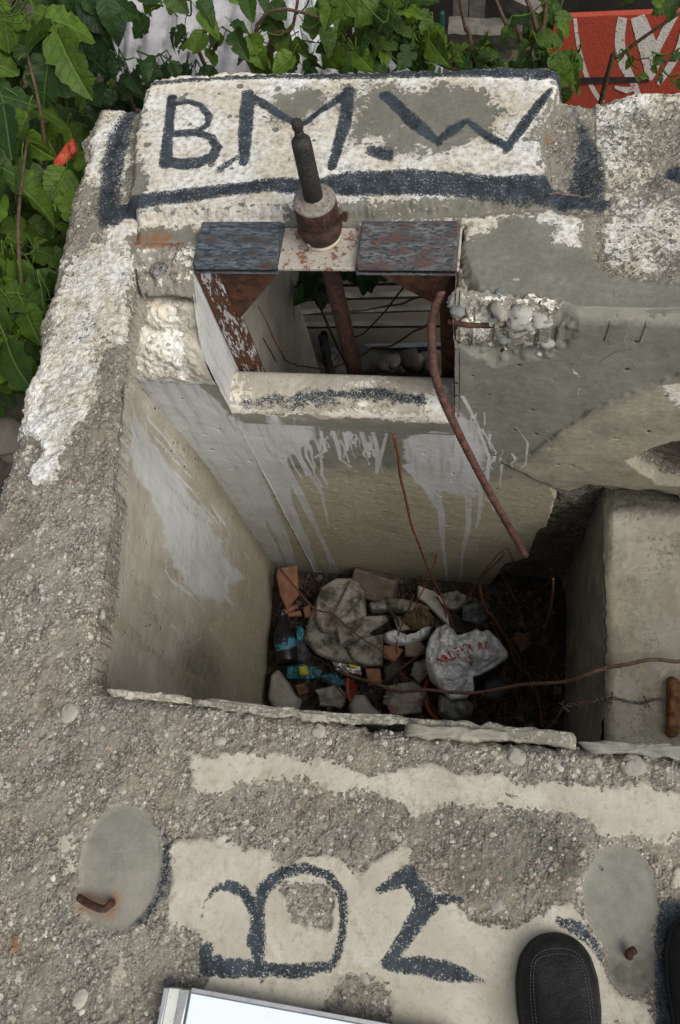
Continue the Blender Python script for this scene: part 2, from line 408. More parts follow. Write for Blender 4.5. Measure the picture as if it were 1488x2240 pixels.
def simple(name, c1, c2, sc=30, rough=.8, bump=.5, bd=.004, spec=.3, vc=False, det=6, **kw):
    b = NB(name); n2 = b.noise(sc, det, .6); n4 = b.noise(sc*6, 4, .6)
    col = b.mix(b.map(n2, .3, .7), c1, c2); col = b.mix(b.map(n4, .5, .75, 0, .35), col, tuple(x*.4 for x in c1))
    if vc: col = b.mix(1, col, b.attr('vc', 'Color'), 'MULTIPLY')
    n = b.bump(n2, bd, bump); n = b.bump(n4, bd*.3, bump, n)
    return b.done(col, rough, n, spec=spec, **kw)
STONE = simple('loose_stone', (.9, .9, .9), (1, 1, 1), 60, vc=True)
SOIL = simple('dark_soil', (.045, .036, .026), (.11, .09, .065), 12, .95, .9, .02)
DEBRIS = simple('floor_debris', (.018, .014, .010), (.065, .05, .036), 25, .95, 1, .02)
TWIG = simple('twig_bark', (.10, .06, .042), (.20, .13, .095), 80, .8, vc=True)
TERRA = simple('terracotta', (.19, .085, .05), (.31, .15, .095), 30, .9, .8)
CLOTHM = simple('dirty_cloth', (.085, .078, .058), (.28, .26, .215), 22, .95, 1, .006, det=10)
WOODM = simple('weathered_white_wood', (.20, .185, .15), (.42, .40, .34), 14, .85)
GREYWOOD = simple('grey_old_wood', (.075, .068, .058), (.15, .14, .12), 18, .85)
ROTWOOD = simple('rotten_wood', (.09, .04, .018), (.26, .13, .06), 45, .9, 1, .006)
TARP = simple('grey_sheet', (.36, .35, .37), (.50, .49, .51), 22, .75, .4)
TOWEL = simple('pale_fabric', (.42, .44, .50), (.52, .54, .60), 30, .9, .5)
WHT = simple('dirty_white_plastic', (.42, .425, .44), (.74, .745, .76), 22, .38, .9, .006, spec=.5)
BLUE = simple('blue_paint', (.02, .07, .22), (.035, .11, .32), 20, .5)
DARKM = simple('dark_stone', (.03, .028, .024), (.07, .065, .055), 12)
FOILM = simple('silver_foil', (.5, .5, .5), (.7, .7, .7), 60, .22, 1, .006, metal=.9)
CYAN = simple('cyan_wrapper', (.008, .035, .05), (.02, .20, .26), 45, .3, 1, .006, spec=.6)
YEL = simple('yellow_print', (.35, .33, .02), (.45, .42, .05), 30, .4)
REDP = simple('red_plastic', (.30, .04, .02), (.42, .07, .035), 15, .5)
GLASSB = simple('dark_bottle_glass', (.010, .009, .012), (.02, .016, .02), 20, .3, .2, spec=.5)
SUBST = simple('cardboard', (.16, .13, .09), (.24, .20, .15), 20)

def leather_mat():
    b = NB('black_leather'); n = b.noise(350, 4, .6); v = b.vor(420); g = b.noise(20, 5, .6)
    col = b.mix(b.map(g, .4, .75), (.005, .005, .005), (.013, .0125, .012))
    nn = b.bump(v, .0012, .5); nn = b.bump(g, .010, .6, nn)
    col = b.mix(b.map(b.noise(9, 6, .7), .52, .70, 0, .35), col, (.032, .03, .026)); return b.done(col, b.map(n, .3, .7, .55, .78), nn, spec=.25)
LEATHER = leather_mat()
def leaf_mat(name, a, bb, vein):
    b = NB(name); vc = b.attr('vc', 'Color'); u = b.sep(vc, 0); t = b.sep(vc, 1); rnd = b.sep(vc, 2)
    n = b.noise(40, 4, .6)
    col = b.mix(b.math('POWER', rnd, 1.5), a, bb); col = b.mix(b.map(n, .4, .7, 0, .4), col, tuple(x*.6 for x in a))
    w = b.math('ABSOLUTE', b.math('SUBTRACT', u, .5))
    rib = b.map(w, .012, .045, 1, 0)
    ph = b.math('MULTIPLY', b.math('SUBTRACT', t, b.math('MULTIPLY', w, .55)), 7.0)
    fr = b.math('ABSOLUTE', b.math('SUBTRACT', b.math('FRACT', ph), .5))
    sv = b.map(fr, .02, .09, 1, 0)
    ve = b.math('MAXIMUM', rib, b.math('MULTIPLY', sv, .55))
    col = b.mix(b.math('MULTIPLY', ve, .25), col, vein)
    nn = b.bump(b.math('ADD', b.math('MULTIPLY', ve, -1.), n), .006, .7)
    m = b.done(col, .56, nn, spec=.28)
    tr = b.t.nodes.new('ShaderNodeBsdfTranslucent'); b.val(tr.inputs[0], b.mix(.5, col, vein)); mx = b.t.nodes.new('ShaderNodeMixShader'); mx.inputs[0].default_value = .22
    out = b.t.nodes['Material Output']; b.lk(b.b.outputs[0], mx.inputs[1]); b.lk(tr.outputs[0], mx.inputs[2]); b.lk(mx.outputs[0], out.inputs[0])
    return m
LEAF = leaf_mat('mulberry_leaf', (.013, .038, .005), (.095, .165, .013), (.13, .205, .04))
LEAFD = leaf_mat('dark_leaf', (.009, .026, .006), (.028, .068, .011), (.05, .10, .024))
exec_parts = []
# ================================================================== STRUCTURE
def sky_free(): pass

# ---- ground outside
def ground():
    xs = np.concatenate([[-300, -60, -15, -6], np.arange(-4, 4.01, .05), [6, 15, 60, 300]]); ys = np.concatenate([[-300, -60, -15, -4], np.arange(-3, 7.01, .05), [15, 60, 300]])
    X, Y = np.meshgrid(xs, ys, indexing='ij'); x = X.ravel(); y = Y.ravel()
    z = GZ+.16*fbm(x, y, 1.2, 4, 3)+.04*fbm(x, y, 12, 3, 8)
    inside = (x > -1.02) & (x < 2.0) & (y > -1.1) & (y < 1.5)
    z = np.where(inside, GZ-.3, z)
    tag(mk('ground', np.stack([x, y, z], 1), ngrid(len(xs), len(ys)), SOIL), kind='structure')
ground()

pit = thing('concrete_pit', (-.2, .6, ZF-.1), 'old painted concrete pit with black letters on its rim and rubbish at the bottom', 'concrete pit')

# ---- top slab
NEAR = [(232, 1512), (330, 1522), (420, 1532), (600, 1562), (760, 1580), (900, 1606), (1050, 1615), (1250, 1630), (1488, 1648)]
LEFT = [(276, 760), (262, 900), (246, 1100), (222, 1300), (207, 1400), (200, 1440), (196, 1485)]
def slab():
    xs = np.concatenate([np.arange(-1.16, .46, .0026), np.arange(.46, 1.9, .02)])
    ys = np.concatenate([np.arange(-1.2, -.38, .02), np.arange(-.38, 1.86, .0026)])
    X, Y = np.meshgrid(xs, ys, indexing='ij'); x = X.ravel(); y = Y.ravel(); P = np.stack([x, y], 1)
    z = np.zeros(len(x))
    wx = .010*fbm(x, y, 25, 4, 31)+.007*fbm(x, y, 80, 4, 131); wy = .010*fbm(x, y, 25, 4, 57)+.007*fbm(x, y, 80, 4, 157); Pw = P+np.stack([wx, wy], 1)*1.6
    hole = [Z(*p)[:2] for p in NEAR]
    hole += [(1.5, .19), (1.5, YB), (OX1, YB), (OX1-.01, 1.17), (OX1+.012, 1.295), (OX0, 1.295), (OX0, 1.245), (-.765, 1.235), (-.835, 1.225), (-.828, 1.12), (-.82, 1.0)]
    hole += [Z(*p)[:2] for p in LEFT]
    sh = sdpoly(Pw, hole, .3)
    back = [Z(205, 222), Z(300, 226), Z(318, 205), Z(330, 178), Z(480, 165), Z(760, 160), Z(1000, 158), Z(1180, 152), Z(1228, 166), Z(1240, 196), Z(1290, 205), Z(1340, 185), Z(1400, 176), Z(1488, 170)]
    outl = [p[:2] for p in back]+[(1.8, 1.72), (1.8, -1.15), (-1.0, -1.15), (-1.02, .0)]+[Z(*p)[:2] for p in ((-15, 1060), (10, 985), (40, 850), (85, 680), (135, 470), (180, 300))]
    so = sdpoly(Pw+np.stack([wx, wy], 1)*.8, outl, .4); so = np.where(so == 1.0, np.where((x > -.8) & (x < 1.6) & (y < 1.4) & (y > -1), -.4, 1), so)
    # paint and surface fields
    sb = lambda pl: sdpoly(Pw, [Z(*p) for p in pl])
    ln = lambda pl, hw: sdline(P+np.stack([wx, wy], 1)*.4, [Z(*p) for p in pl], np.array(hw)/1000.)
    mx = lambda *a: np.maximum.reduce(a)
    PANEL = [(318, 215), (330, 178), (480, 160), (760, 155), (1180, 148), (1230, 165), (1232, 190), (1222, 235), (1195, 290), (1190, 330), (1202, 390), (1215, 452), (760, 480), (560, 478), (300, 488), (282, 460), (295, 400), (300, 300)]
    pan = sb(PANEL)
    wht = fld(pan, .05)*(.80+.62*fbm(x, y, 5.5, 4, 88))
    for pl, a in (([(830, 280), (920, 270), (1010, 230), (1040, 300), (950, 345), (960, 400), (870, 395), (800, 340)], .52), ([(700, 225), (850, 215), (880, 260), (770, 330), (760, 270)], .33),
                  ([(970, 265), (1060, 255), (1080, 320), (1010, 300), (960, 330)], .5), ([(285, 400), (330, 395), (320, 430), (270, 430)], .7), ([(630, 240), (680, 250), (670, 280), (610, 270)], .5),
                  ([(860, 225), (940, 230), (930, 260), (870, 250)], .5)):
        wht -= a*fld(sb(pl)+.09*fbm(x, y, 12, 6, 65, .7), .06)
    d_, i_ = worley(x, y, 22, 501); wht -= 1.1*sm(.10+.55*(i_-.8)+.35*fbm(x, y, 30, 3, 505)-d_, 0, .06)*(i_ > .80)
    wht = np.clip(wht, 0, 1)
    smo = fld(pan, .03)
    # surroundings of the painted slab
    right_rough = [(1225, 150), (1488, 150), (1700, 300), (1700, 640), (1488, 620), (1330, 600), (1290, 560), (1300, 470), (1210, 460), (1195, 300)]
    rr = fld(sb(right_rough), .03)
    wht = mx(wht, rr*(.47+.5*fbm(x, y, 7, 3, 4))*(x > .22), rr*.25)
    low = [(225, 480), (640, 470), (1220, 455), (1300, 470), (1292, 560), (1335, 605), (1488, 625), (1700, 640), (1700, 700), (1000, 720), (930, 560), (760, 500), (640, 500), (440, 510), (430, 560), (290, 560)]
    lw = fld(sb(low), .03); smo = mx(smo, lw)
    wht = mx(wht, fld(sb([(230, 480), (640, 462), (620, 505), (430, 512), (420, 495), (290, 510), (270, 560), (225, 560)]), .03)*.9)
    wht = mx(wht, fld(sb([(740, 490), (1080, 462), (1215, 455), (1290, 470), (1285, 545), (1200, 540), (1210, 500), (1110, 480), (1080, 515), (1010, 540), (1000, 488), (760, 496)]), .03)*.72)
    rim = [(300, 225), (205, 225), (130, 470), (60, 700), (-40, 1100), (120, 1060), (190, 960), (225, 860), (250, 780), (290, 700), (300, 560), (290, 480)]
    rb = fld(sb(rim), .04); fade = sm(y, .45, .62)
    edge_band = sm(x, -1.06, -.99)
    wht = mx(wht, rb*(.41+.14*edge_band+.9*fbm(x, y, 6, 3, 6))*fade)
    wht = mx(wht, fld(sb([(95, 775), (150, 760), (215, 800), (218, 870), (190, 920), (150, 960), (125, 1060), (55, 1050), (95, 985), (45, 930), (60, 850)]), .025)*.95)
    wht = mx(wht, fld(sb([(170, 560), (230, 520), (290, 560), (285, 750), (240, 770), (200, 700), (130, 770), (120, 700)]), .03)*.80)
    pier = (x > -.84) & (x < OX0) & (y < 1.27) & (y > YB-.02)
    # near slab
    crm = mx(fld(sb([(405, 1640), (470, 1652), (490, 1632), (560, 1648), (610, 1642), (700, 1665), (770, 1672), (830, 1690), (870, 1672), (930, 1662), (1000, 1672), (1080, 1688), (1150, 1712), (1200, 1702), (1300, 1715), (1380, 1700), (1440, 1705), (1520, 1730), (1520, 1800), (1470, 1860), (1440, 1862), (1380, 1835), (1310, 1835), (1270, 1790), (1200, 1770), (1100, 1765), (1060, 1772), (1040, 1790), (960, 1780), (900, 1800), (880, 1770), (800, 1745), (740, 1738), (690, 1712), (600, 1712), (520, 1722), (490, 1748), (420, 1752)]), .03),
             fld(sb([(395, 1822), (440, 1818), (480, 1822), (520, 1838), (590, 1842), (625, 1888), (660, 1875), (720, 1870), (790, 1882), (820, 1862), (900, 1848), (905, 1900), (940, 1930), (1000, 1960), (1030, 1990), (1090, 2015), (1120, 2018), (1150, 2010), (1200, 1980), (1240, 1965), (1262, 2010), (1300, 2060), (1420, 2160), (1445, 2260), (1350, 2260), (1100, 2300), (850, 2280), (840, 2150), (770, 2125), (735, 2170), (690, 2230), (600, 2260), (400, 2260), (430, 2150), (425, 2080), (400, 2060), (350, 2050), (355, 1990), (370, 1900), (355, 1850)]), .03),
             fld(sb([(120, 1800), (170, 1790), (190, 1830), (165, 1900), (110, 1890), (100, 1850)]), .025)*.62,
             fld(sb([(350, 2080), (390, 2050), (400, 2080), (370, 2100)]), .02), fld(sb([(1465, 1900), (1540, 1890), (1540, 1960), (1470, 1950)]), .02))
    crm = crm*(1-fld(sb([(620, 1945), (680, 1925), (725, 1960), (715, 2020), (650, 2010)]), .02))*(1-.8*fld(sb([(300, 2060), (430, 2040), (440, 2120), (340, 2120)]), .03))
    crm = np.clip(crm*.86+.50*fbm(x, y, 13, 5, 99, .6)*(crm > .2), 0, 1)
    crm = np.where((y > .6), 0, np.maximum(crm, (.33+.62*fbm(x, y, 17, 4, 203))*(x < .5)))
    def ell(cx, cy, rx, ry, n=28, rot=0):
        return [(cx+rx*math.cos(a)*math.cos(rot)-ry*math.sin(a)*math.sin(rot), cy+rx*math.cos(a)*math.sin(rot)+ry*math.sin(a)*math.cos(rot)) for a in np.linspace(0, 2*math.pi, n, endpoint=False)]
    e1 = sdpoly(P, [Z(*p) for p in ell(262, 1900, 90, 140, rot=.12)]); e2 = sdpoly(P, [Z(*p) for p in ell(1358, 1965, 82, 118, rot=-.1)]); e3 = sdpoly(P, [Z(*p) for p in ell(1385, 2105, 62, 75)])
    smo = mx(smo, fld(e1, .02), fld(e2, .02), fld(e3, .025)*.9); crm *= (1-fld(e1+.004, .01))*(1-fld(e2+.002, .01))*(1-fld(e3, .015))
    # black paint and other black marks
    blk = np.zeros(len(x))
    BN = .0035*fbm(x, y, 14, 3, 401)*2
    def B(pl, hw, w=.012, k=1.0):
        hw = np.array(hw)*(1.16 if pl[0][1] < 700 else 1.06)
        nonlocal blk; blk = np.maximum(blk, k*fld(ln(pl, hw)+BN, w))
    B([(345, 203), (480, 192), (600, 186), (760, 187), (900, 181), (1050, 180), (1180, 183), (1222, 183)], [8, 10, 12, 14, 20, 22, 24, 14], .02, .95)
    B([(318, 215), (312, 240)], [12, 8], .02)
    B([(290, 240), (262, 300), (248, 360), (240, 430), (245, 480)], [16, 30, 30, 30, 32], .045, .92)
    B([(240, 470), (300, 462), (380, 452), (470, 440), (600, 424), (700, 430), (760, 425), (900, 420), (1000, 425), (1100, 432), (1200, 428), (1320, 438)], [22, 22, 20, 20, 20, 24, 32, 36, 32, 30, 30, 16], .022, .97)
    B([(1240, 215), (1275, 270), (1290, 330), (1285, 400), (1310, 450)], [15, 30, 44, 55, 30], .045, .66)
    B([(384, 236), (378, 300), (371, 378)], [12, 13, 15]); B([(388, 248), (420, 242), (448, 252), (464, 275), (460, 296), (438, 308), (392, 314)], [9, 9, 10, 10, 9, 10, 10])
    B([(395, 312), (440, 310), (470, 322), (482, 345), (470, 365), (440, 376), (400, 378), (370, 372)], [10, 11, 12, 13, 16, 17, 15, 14])
    B([(548, 226), (544, 300), (541, 376)], [15, 16, 11]); B([(552, 232), (600, 258), (660, 296)], [13, 12, 10]); B([(660, 296), (720, 255), (768, 222)], [8, 11, 13]); B([(766, 220), (755, 300), (732, 388)], [14, 16, 10])
    B([(846, 230), (905, 285), (960, 332)], [14, 16, 9]); B([(958, 328), (990, 305), (1022, 284)], [8, 14, 7]); B([(1024, 288), (1060, 315), (1108, 345)], [7, 11, 12]); B([(1108, 345), (1145, 295), (1200, 222)], [10, 13, 7])
    B([(490, 390), (525, 365)], [16, 14], .02, .72); B([(820, 352), (845, 358)], [20, 24], .02, .8); B([(1480, 370), (1520, 385)], [18, 20], .02)
    B([(385, 525), (410, 540), (300, 530)], [10, 8, 8], .03, .35)
    # near letters
    B([(437, 2040), (448, 1975), (470, 1945), (500, 1936), (530, 1948), (556, 1985)], [2.2, 4, 6, 9, 11, 14], .01, .85)
    B([(566, 1985), (580, 1940), (620, 1908), (675, 1899), (720, 1918), (748, 1955), (752, 2020), (742, 2085), (725, 2118)], [14, 13, 11, 11, 11, 10, 9, 9, 8], .014, .85)
    B([(568, 1990), (563, 2060), (572, 2150)], [13, 17, 4], .014, .9); B([(452, 2080), (450, 2110), (500, 2118), (570, 2120), (650, 2126), (722, 2112)], [13, 16, 14, 13, 12, 8], .014, .88)
    B([(440, 2125), (470, 2145)], [14, 8], .03, .6); B([(455, 1990), (470, 2050)], [5, 8], .02, .6)
    B([(832, 1945), (870, 1925), (898, 1905)], [5, 12, 10], .012, .9); B([(898, 1920), (938, 1975), (900, 2030), (850, 2105)], [14, 17, 14, 12], .014, .92)
    B([(850, 2108), (920, 2112), (990, 2125), (1058, 2148)], [10, 14, 13, 3], .014, .95); B([(930, 1965), (1010, 1968)], [8, 3], .012, .95)
    B([(1055, 1705), (1085, 1730), (1130, 1745), (1180, 1765)], [6, 8, 11, 6], .02, .7); B([(1190, 1990), (1230, 1975)], [6, 6], .02, .75)
    B([(1225, 2015), (1262, 2030), (1300, 2065), (1315, 2100)], [10, 12, 10, 6], .02, .85); B([(1305, 1880), (1320, 1905)], [6, 9], .02, .7)
    B([(1470, 1985), (1460, 2040), (1450, 2120), (1465, 2250)], [16, 18, 13, 20], .02, .9)
    B([(325, 1780), (362, 1830), (366, 1890), (350, 1960), (315, 2015), (280, 2030)], [3, 8, 13, 13, 9, 3], .045, .92)  # soft dark crescent along the right of the round cement patch
    0 and B([(250, 1590), (310, 1600), (340, 1660), (420, 1650)], [14, 16, 14, 10], .035, .66); B([(60, 2080), (200, 2150), (260, 2220)], [10, 22, 20], .04, .58)
    # rust, grime, cracks
    rst = mx(fld(ln([(360, 520), (300, 525)], [14, 8]), .04)*.9, fld(ln([(180, 1975), (240, 1988), (250, 1970)], [8, 10, 6]), .03)*.9, fld(ln([(28, 2060), (30, 2075)], [5, 5]), .02), fld(ln([(1195, 310), (1200, 300)], [5, 6]), .02))
    grm_dark = fld(so+.02, .06)*.45+.35*np.clip(fbm(x, y, 5, 4, 41)*2, 0, 1)*(y < .5); grm_dark = np.clip(grm_dark*(1-crm*.8), 0, 1)*(1-fld(e1, .02))*(1-fld(e2, .02))
    grm_dark = mx(grm_dark, *[fld(ln(q, w_), .07)*k_ for q, w_, k_ in (([(240, 1600), (320, 1610), (340, 1660), (420, 1650)], [14, 20, 20, 14], .62), ([(60, 1600), (130, 1660)], [14, 18], .5), ([(0, 2120), (90, 2100), (200, 2170), (270, 2200)], [20, 30, 30, 14], .58), ([(430, 2070), (440, 2140)], [10, 14], .5), ([(560, 1780), (620, 1800), (700, 1790)], [8, 10, 8], .4), ([(1000, 1840), (1100, 1850), (1200, 1850)], [14, 16, 14], .4), ([(30, 1950), (60, 2000)], [14, 14], .45))])
    grm_dark = mx(grm_dark, fld(ln([(260, 1790), (180, 1740)], [16, 10]), .06)*.5, fld(ln([(635, 470), (660, 500), (780, 485)], [10, 8, 12]), .04)*.6)
    crk = mx(fld(ln([(1110, 330), (1170, 325), (1200, 312)], [.5, .6, .5]), .003), fld(ln([(1200, 340), (1208, 400), (1215, 455)], [.8, 1, 1]), .003), fld(ln([(300, 480), (292, 600), (300, 680)], [1.5, 2, 3]), .004), fld(ln([(1345, 618), (1343, 680)], [.6, .6]), .003))
    # relief
    rough = 1-np.clip(mx(smo*1.2-.1, crm), 0, 1)
    peb = pebbles(x, y, 55, 3, .7)*.010+pebbles(x, y, 24, 8, .30)*.022+pebbles(x, y, 130, 13, .7)*.004
    z += peb*sm(rough, .25, .7)*(.22+.5*sm(fbm(x, y, 6, 4, 311), -.05, .15))
    z += .016*fbm(x, y, 3, 4, 1)+.010*fbm(x, y, 16, 4, 2)*np.maximum(rough, .15)+.005*fbm(x, y, 70, 3, 7)*np.maximum(rough, .06)
    z += .004*sm(crm, .42, .58)+.003*sm(wht, .42, .58)
    z += .028*sm(-pan, -.004, .014)*(y > 1.15)
    z += .012*sm(-e1, 0, .006)*0+(-.004)*fld(e1, .006)+(-.003)*fld(e2, .006)
    z += -.010*sm(rr, .3, .8)+.024*fbm(x, y, 8, 4, 21)*rr
    # rim plaster lip along the left and the broken pier between rim and window
    gv = fld(ln([(300, 470), (290, 560), (296, 640), (292, 720)], [2, 4, 6, 8]), .012); z -= .018*gv*(y > 1)
    # break at the right of the window
    br = sb([(930, 570), (1000, 575), (1030, 640), (1090, 655), (1180, 670), (1240, 700), (1240, 760), (900, 760), (930, 650)]); bf = fld(br, .03)*(x > OX1-.03)
    z -= bf*(.045+.05*fbm(x, y, 12, 4, 71)-pebbles(x, y, 26, 72, .7)*.05); smo = smo*(1-.55*bf); wht = np.where(bf > .4, .46+.35*fbm(x, y, 20, 3, 12)+.18*(x < .0), wht)
    # rounded outer and inner edges
    z -= .07*np.clip(1+so/.05, 0, 1)**2*(.6+fbm(x, y, 12, 3, 9)); z -= .022*np.clip(1-sh/.022, 0, 1)**2*(y < 1.2)
    z -= .012*np.clip(1-sh/.016, 0, 1)**2*(y >= 1.2)
    V = np.stack([x, y, z], 1); keepv = (sh > 0) & (so < 0)
    Q = ngrid(len(xs), len(ys)); Q = Q[keepv[Q].all(1)]
    # skirt
    E_ = np.concatenate([Q[:, [0, 1]], Q[:, [1, 2]], Q[:, [2, 3]], Q[:, [3, 0]]]); key = np.sort(E_, 1); kk = key[:, 0].astype(np.int64)*len(V)+key[:, 1]
    u, inv, cnt = np.unique(kk, return_inverse=True, return_counts=True); bd = E_[cnt[inv] == 1]
    bv = np.unique(bd); mp = np.full(len(V), -1); mp[bv] = np.arange(len(bv)); n0 = len(V)
    outer = np.abs(so[bv]) < np.abs(sh[bv]); steps = np.array([.006, .02, .05, .09, .16, .28, .45, .7])
    sk = []; F_ = []; prev = bv
    for i, s in enumerate(steps):
        d = np.where(outer, s, min(s, .05+.0*s)*(1+.0*i)); p = V[bv].copy()
        bk_ = outer & (V[bv][:, 1] > 1.6); lf_ = (~outer) & (V[bv][:, 0] < -.75) & (V[bv][:, 1] > 1.1)
        p[:, 2] -= np.where(outer & ~bk_, s*2, np.where(bk_, np.minimum(s, .13+i*.001), np.where(lf_, np.minimum(s, .30+i*.001), np.minimum(s, .05+i*.001))))
        am = np.where(outer, .03, .004)*(i > 0); p[:, 0] += am*fbm(p[:, 1], p[:, 2], 18, 4, 40); p[:, 1] += am*fbm(p[:, 0], p[:, 2], 18, 4, 44)
        ids = n0+i*len(bv)+np.arange(len(bv)); sk.append(p)
        a = bd[:, 0]; c_ = bd[:, 1]; pa = prev[mp[a]]; pc = prev[mp[c_]]
        F_.append(np.stack([pc, pa, ids[mp[a]], ids[mp[c_]]], 1)); prev = ids
    V = np.vstack([V]+sk); Fq = np.vstack([Q]+F_)
    rep = lambda a: np.concatenate([a]+[a[bv]*k for k in np.linspace(1, .0, len(steps))])
    at_ = dict(a_wht=wht, a_smo=smo, a_crm=crm, a_blk=blk, a_rst=rst, a_grm_shade=grm_dark, a_crk=crk)
    at_['a_drp'] = np.zeros(len(x)); at_ = {k: rep(v) for k, v in at_.items()}; lfm = np.tile((V[bv][:, 0] < -.75) & (V[bv][:, 1] > .6) & (V[bv][:, 1] < 1.3) & (V[bv][:, 0] > -.9), len(steps)); at_['a_smo'][n0:][lfm] = .9; at_['a_wht'][n0:][lfm] = .36; at_['a_drp'][n0:][lfm] = .42; at_['a_crm'][n0:][lfm] = .58; at_['a_grm_shade'][n0:] = np.maximum(at_['a_grm_shade'][n0:], .35)
    used = np.zeros(len(V), bool); used[Fq.ravel()] = True; remap = np.cumsum(used)-1
    mk('slab', V[used], remap[Fq], CONC, pit, True, {k: v[used] for k, v in at_.items()})
    # loose-looking stones set into the worn surface
    ok = np.where(keepv & (rough > .6) & (x < .5) & (y > -.38) & ~pier & (wht < .75))[0]
    near = rng.choice(ok[y[ok] < .45], 2000, replace=False); far = rng.choice(ok[y[ok] >= .45], 900, replace=False); sel = np.concatenate([near, far])
    return V[sel], blk[sel]
STONES_AT, STB = slab()

ICO = None
def ico(sub=1):
    t = (1+5**.5)/2
    v = [(-1, t, 0), (1, t, 0), (-1, -t, 0), (1, -t, 0), (0, -1, t), (0, 1, t), (0, -1, -t), (0, 1, -t), (t, 0, -1), (t, 0, 1), (-t, 0, -1), (-t, 0, 1)]
    f = [(0, 11, 5), (0, 5, 1), (0, 1, 7), (0, 7, 10), (0, 10, 11), (1, 5, 9), (5, 11, 4), (11, 10, 2), (10, 7, 6), (7, 1, 8), (3, 9, 4), (3, 4, 2), (3, 2, 6), (3, 6, 8), (3, 8, 9), (4, 9, 5), (2, 4, 11), (6, 2, 10), (8, 6, 7), (9, 8, 1)]
    v = [np.array(p)/np.linalg.norm(p) for p in v]
    for _ in range(sub):
        c = {}; nf = []
        def mid(a, b):
            k = (min(a, b), max(a, b))
            if k not in c: m = v[a]+v[b]; v.append(m/np.linalg.norm(m)); c[k] = len(v)-1
            return c[k]
        for a, b_, d in f:
            x1, x2, x3 = mid(a, b_), mid(b_, d), mid(d, a); nf += [(a, x1, x3), (b_, x2, x1), (d, x3, x2), (x1, x2, x3)]
        f = nf
    return np.array(v), np.array(f)
IC1 = ico(1); IC2 = ico(2); IC3 = ico(3)
PCOL = [(.36, .325, .26), (.28, .245, .19), (.42, .39, .33), (.22, .195, .155), (.15, .145, .135), (.30, .23, .17), (.48, .46, .41), (.24, .23, .21)]
def rock(mb, c, r, col, flat=.7, ic=IC1, am=.28):
    V, Fc = ic; V = V*1.0; sc = np.array([r*random.uniform(.7, 1.25), r*random.uniform(.7, 1.25), r*flat]); s = random.randint(0, 9999)
    k = 1+am*2*fbm(V[:, 0]+V[:, 2]*1.7+s, V[:, 1]-V[:, 2]*1.3, 1.3, 3, 2)
    a = random.uniform(0, 6.28); ca, sa = math.cos(a), math.sin(a); P = V*k[:, None]*sc
    P = np.stack([P[:, 0]*ca-P[:, 1]*sa, P[:, 0]*sa+P[:, 1]*ca, P[:, 2]], 1)+np.asarray(c)
    mb.add(P, Fc, (*col, 1))
def stones():
    mb = MB()
    for p, bkk in zip(STONES_AT, STB):
        r = .0019+.0042*random.random()**3; col = np.array(random.choice(PCOL))*random.uniform(.7, 1.05)
        if bkk > .5: col = np.array((.03, .035, .04))
        rock(mb, p-np.array([0, 0, r*.25]), r, col, .55, IC1, .5)
    for (px, py, r) in ((1130, 1655, .016), (1225, 1675, .010), (1310, 1668, .009), (1385, 1675, .019), (1090, 1980, .020), (1068, 1890, .010), (1148, 1888, .011), (295, 1615, .012), (150, 1560, .017), (975, 1658, .009), (1240, 1700, .006), (175, 2185, .014), (800, 2135, .013), (500, 1830, .007), (370, 2148, .010), (1000, 1895, .006), (160, 1150, .009), (225, 1345, .007), (1365, 1725, .004), (480, 1620, .012), (700, 1600, .013), (620, 1610, .009)):
        c = Z(px, py); col = random.choice([(.50, .47, .40), (.42, .39, .33), (.36, .33, .28)])
        if (px, py) in ((370, 2148), (1148, 1888)): col = (.13, .13, .13)
        rock(mb, c+np.array([0, 0, -.001]), r*.85, tuple(k*.72 for k in col), .38, IC2, .62)
    tag(mb.build('aggregate_stones', STONE, pit), kind='stuff')
stones()

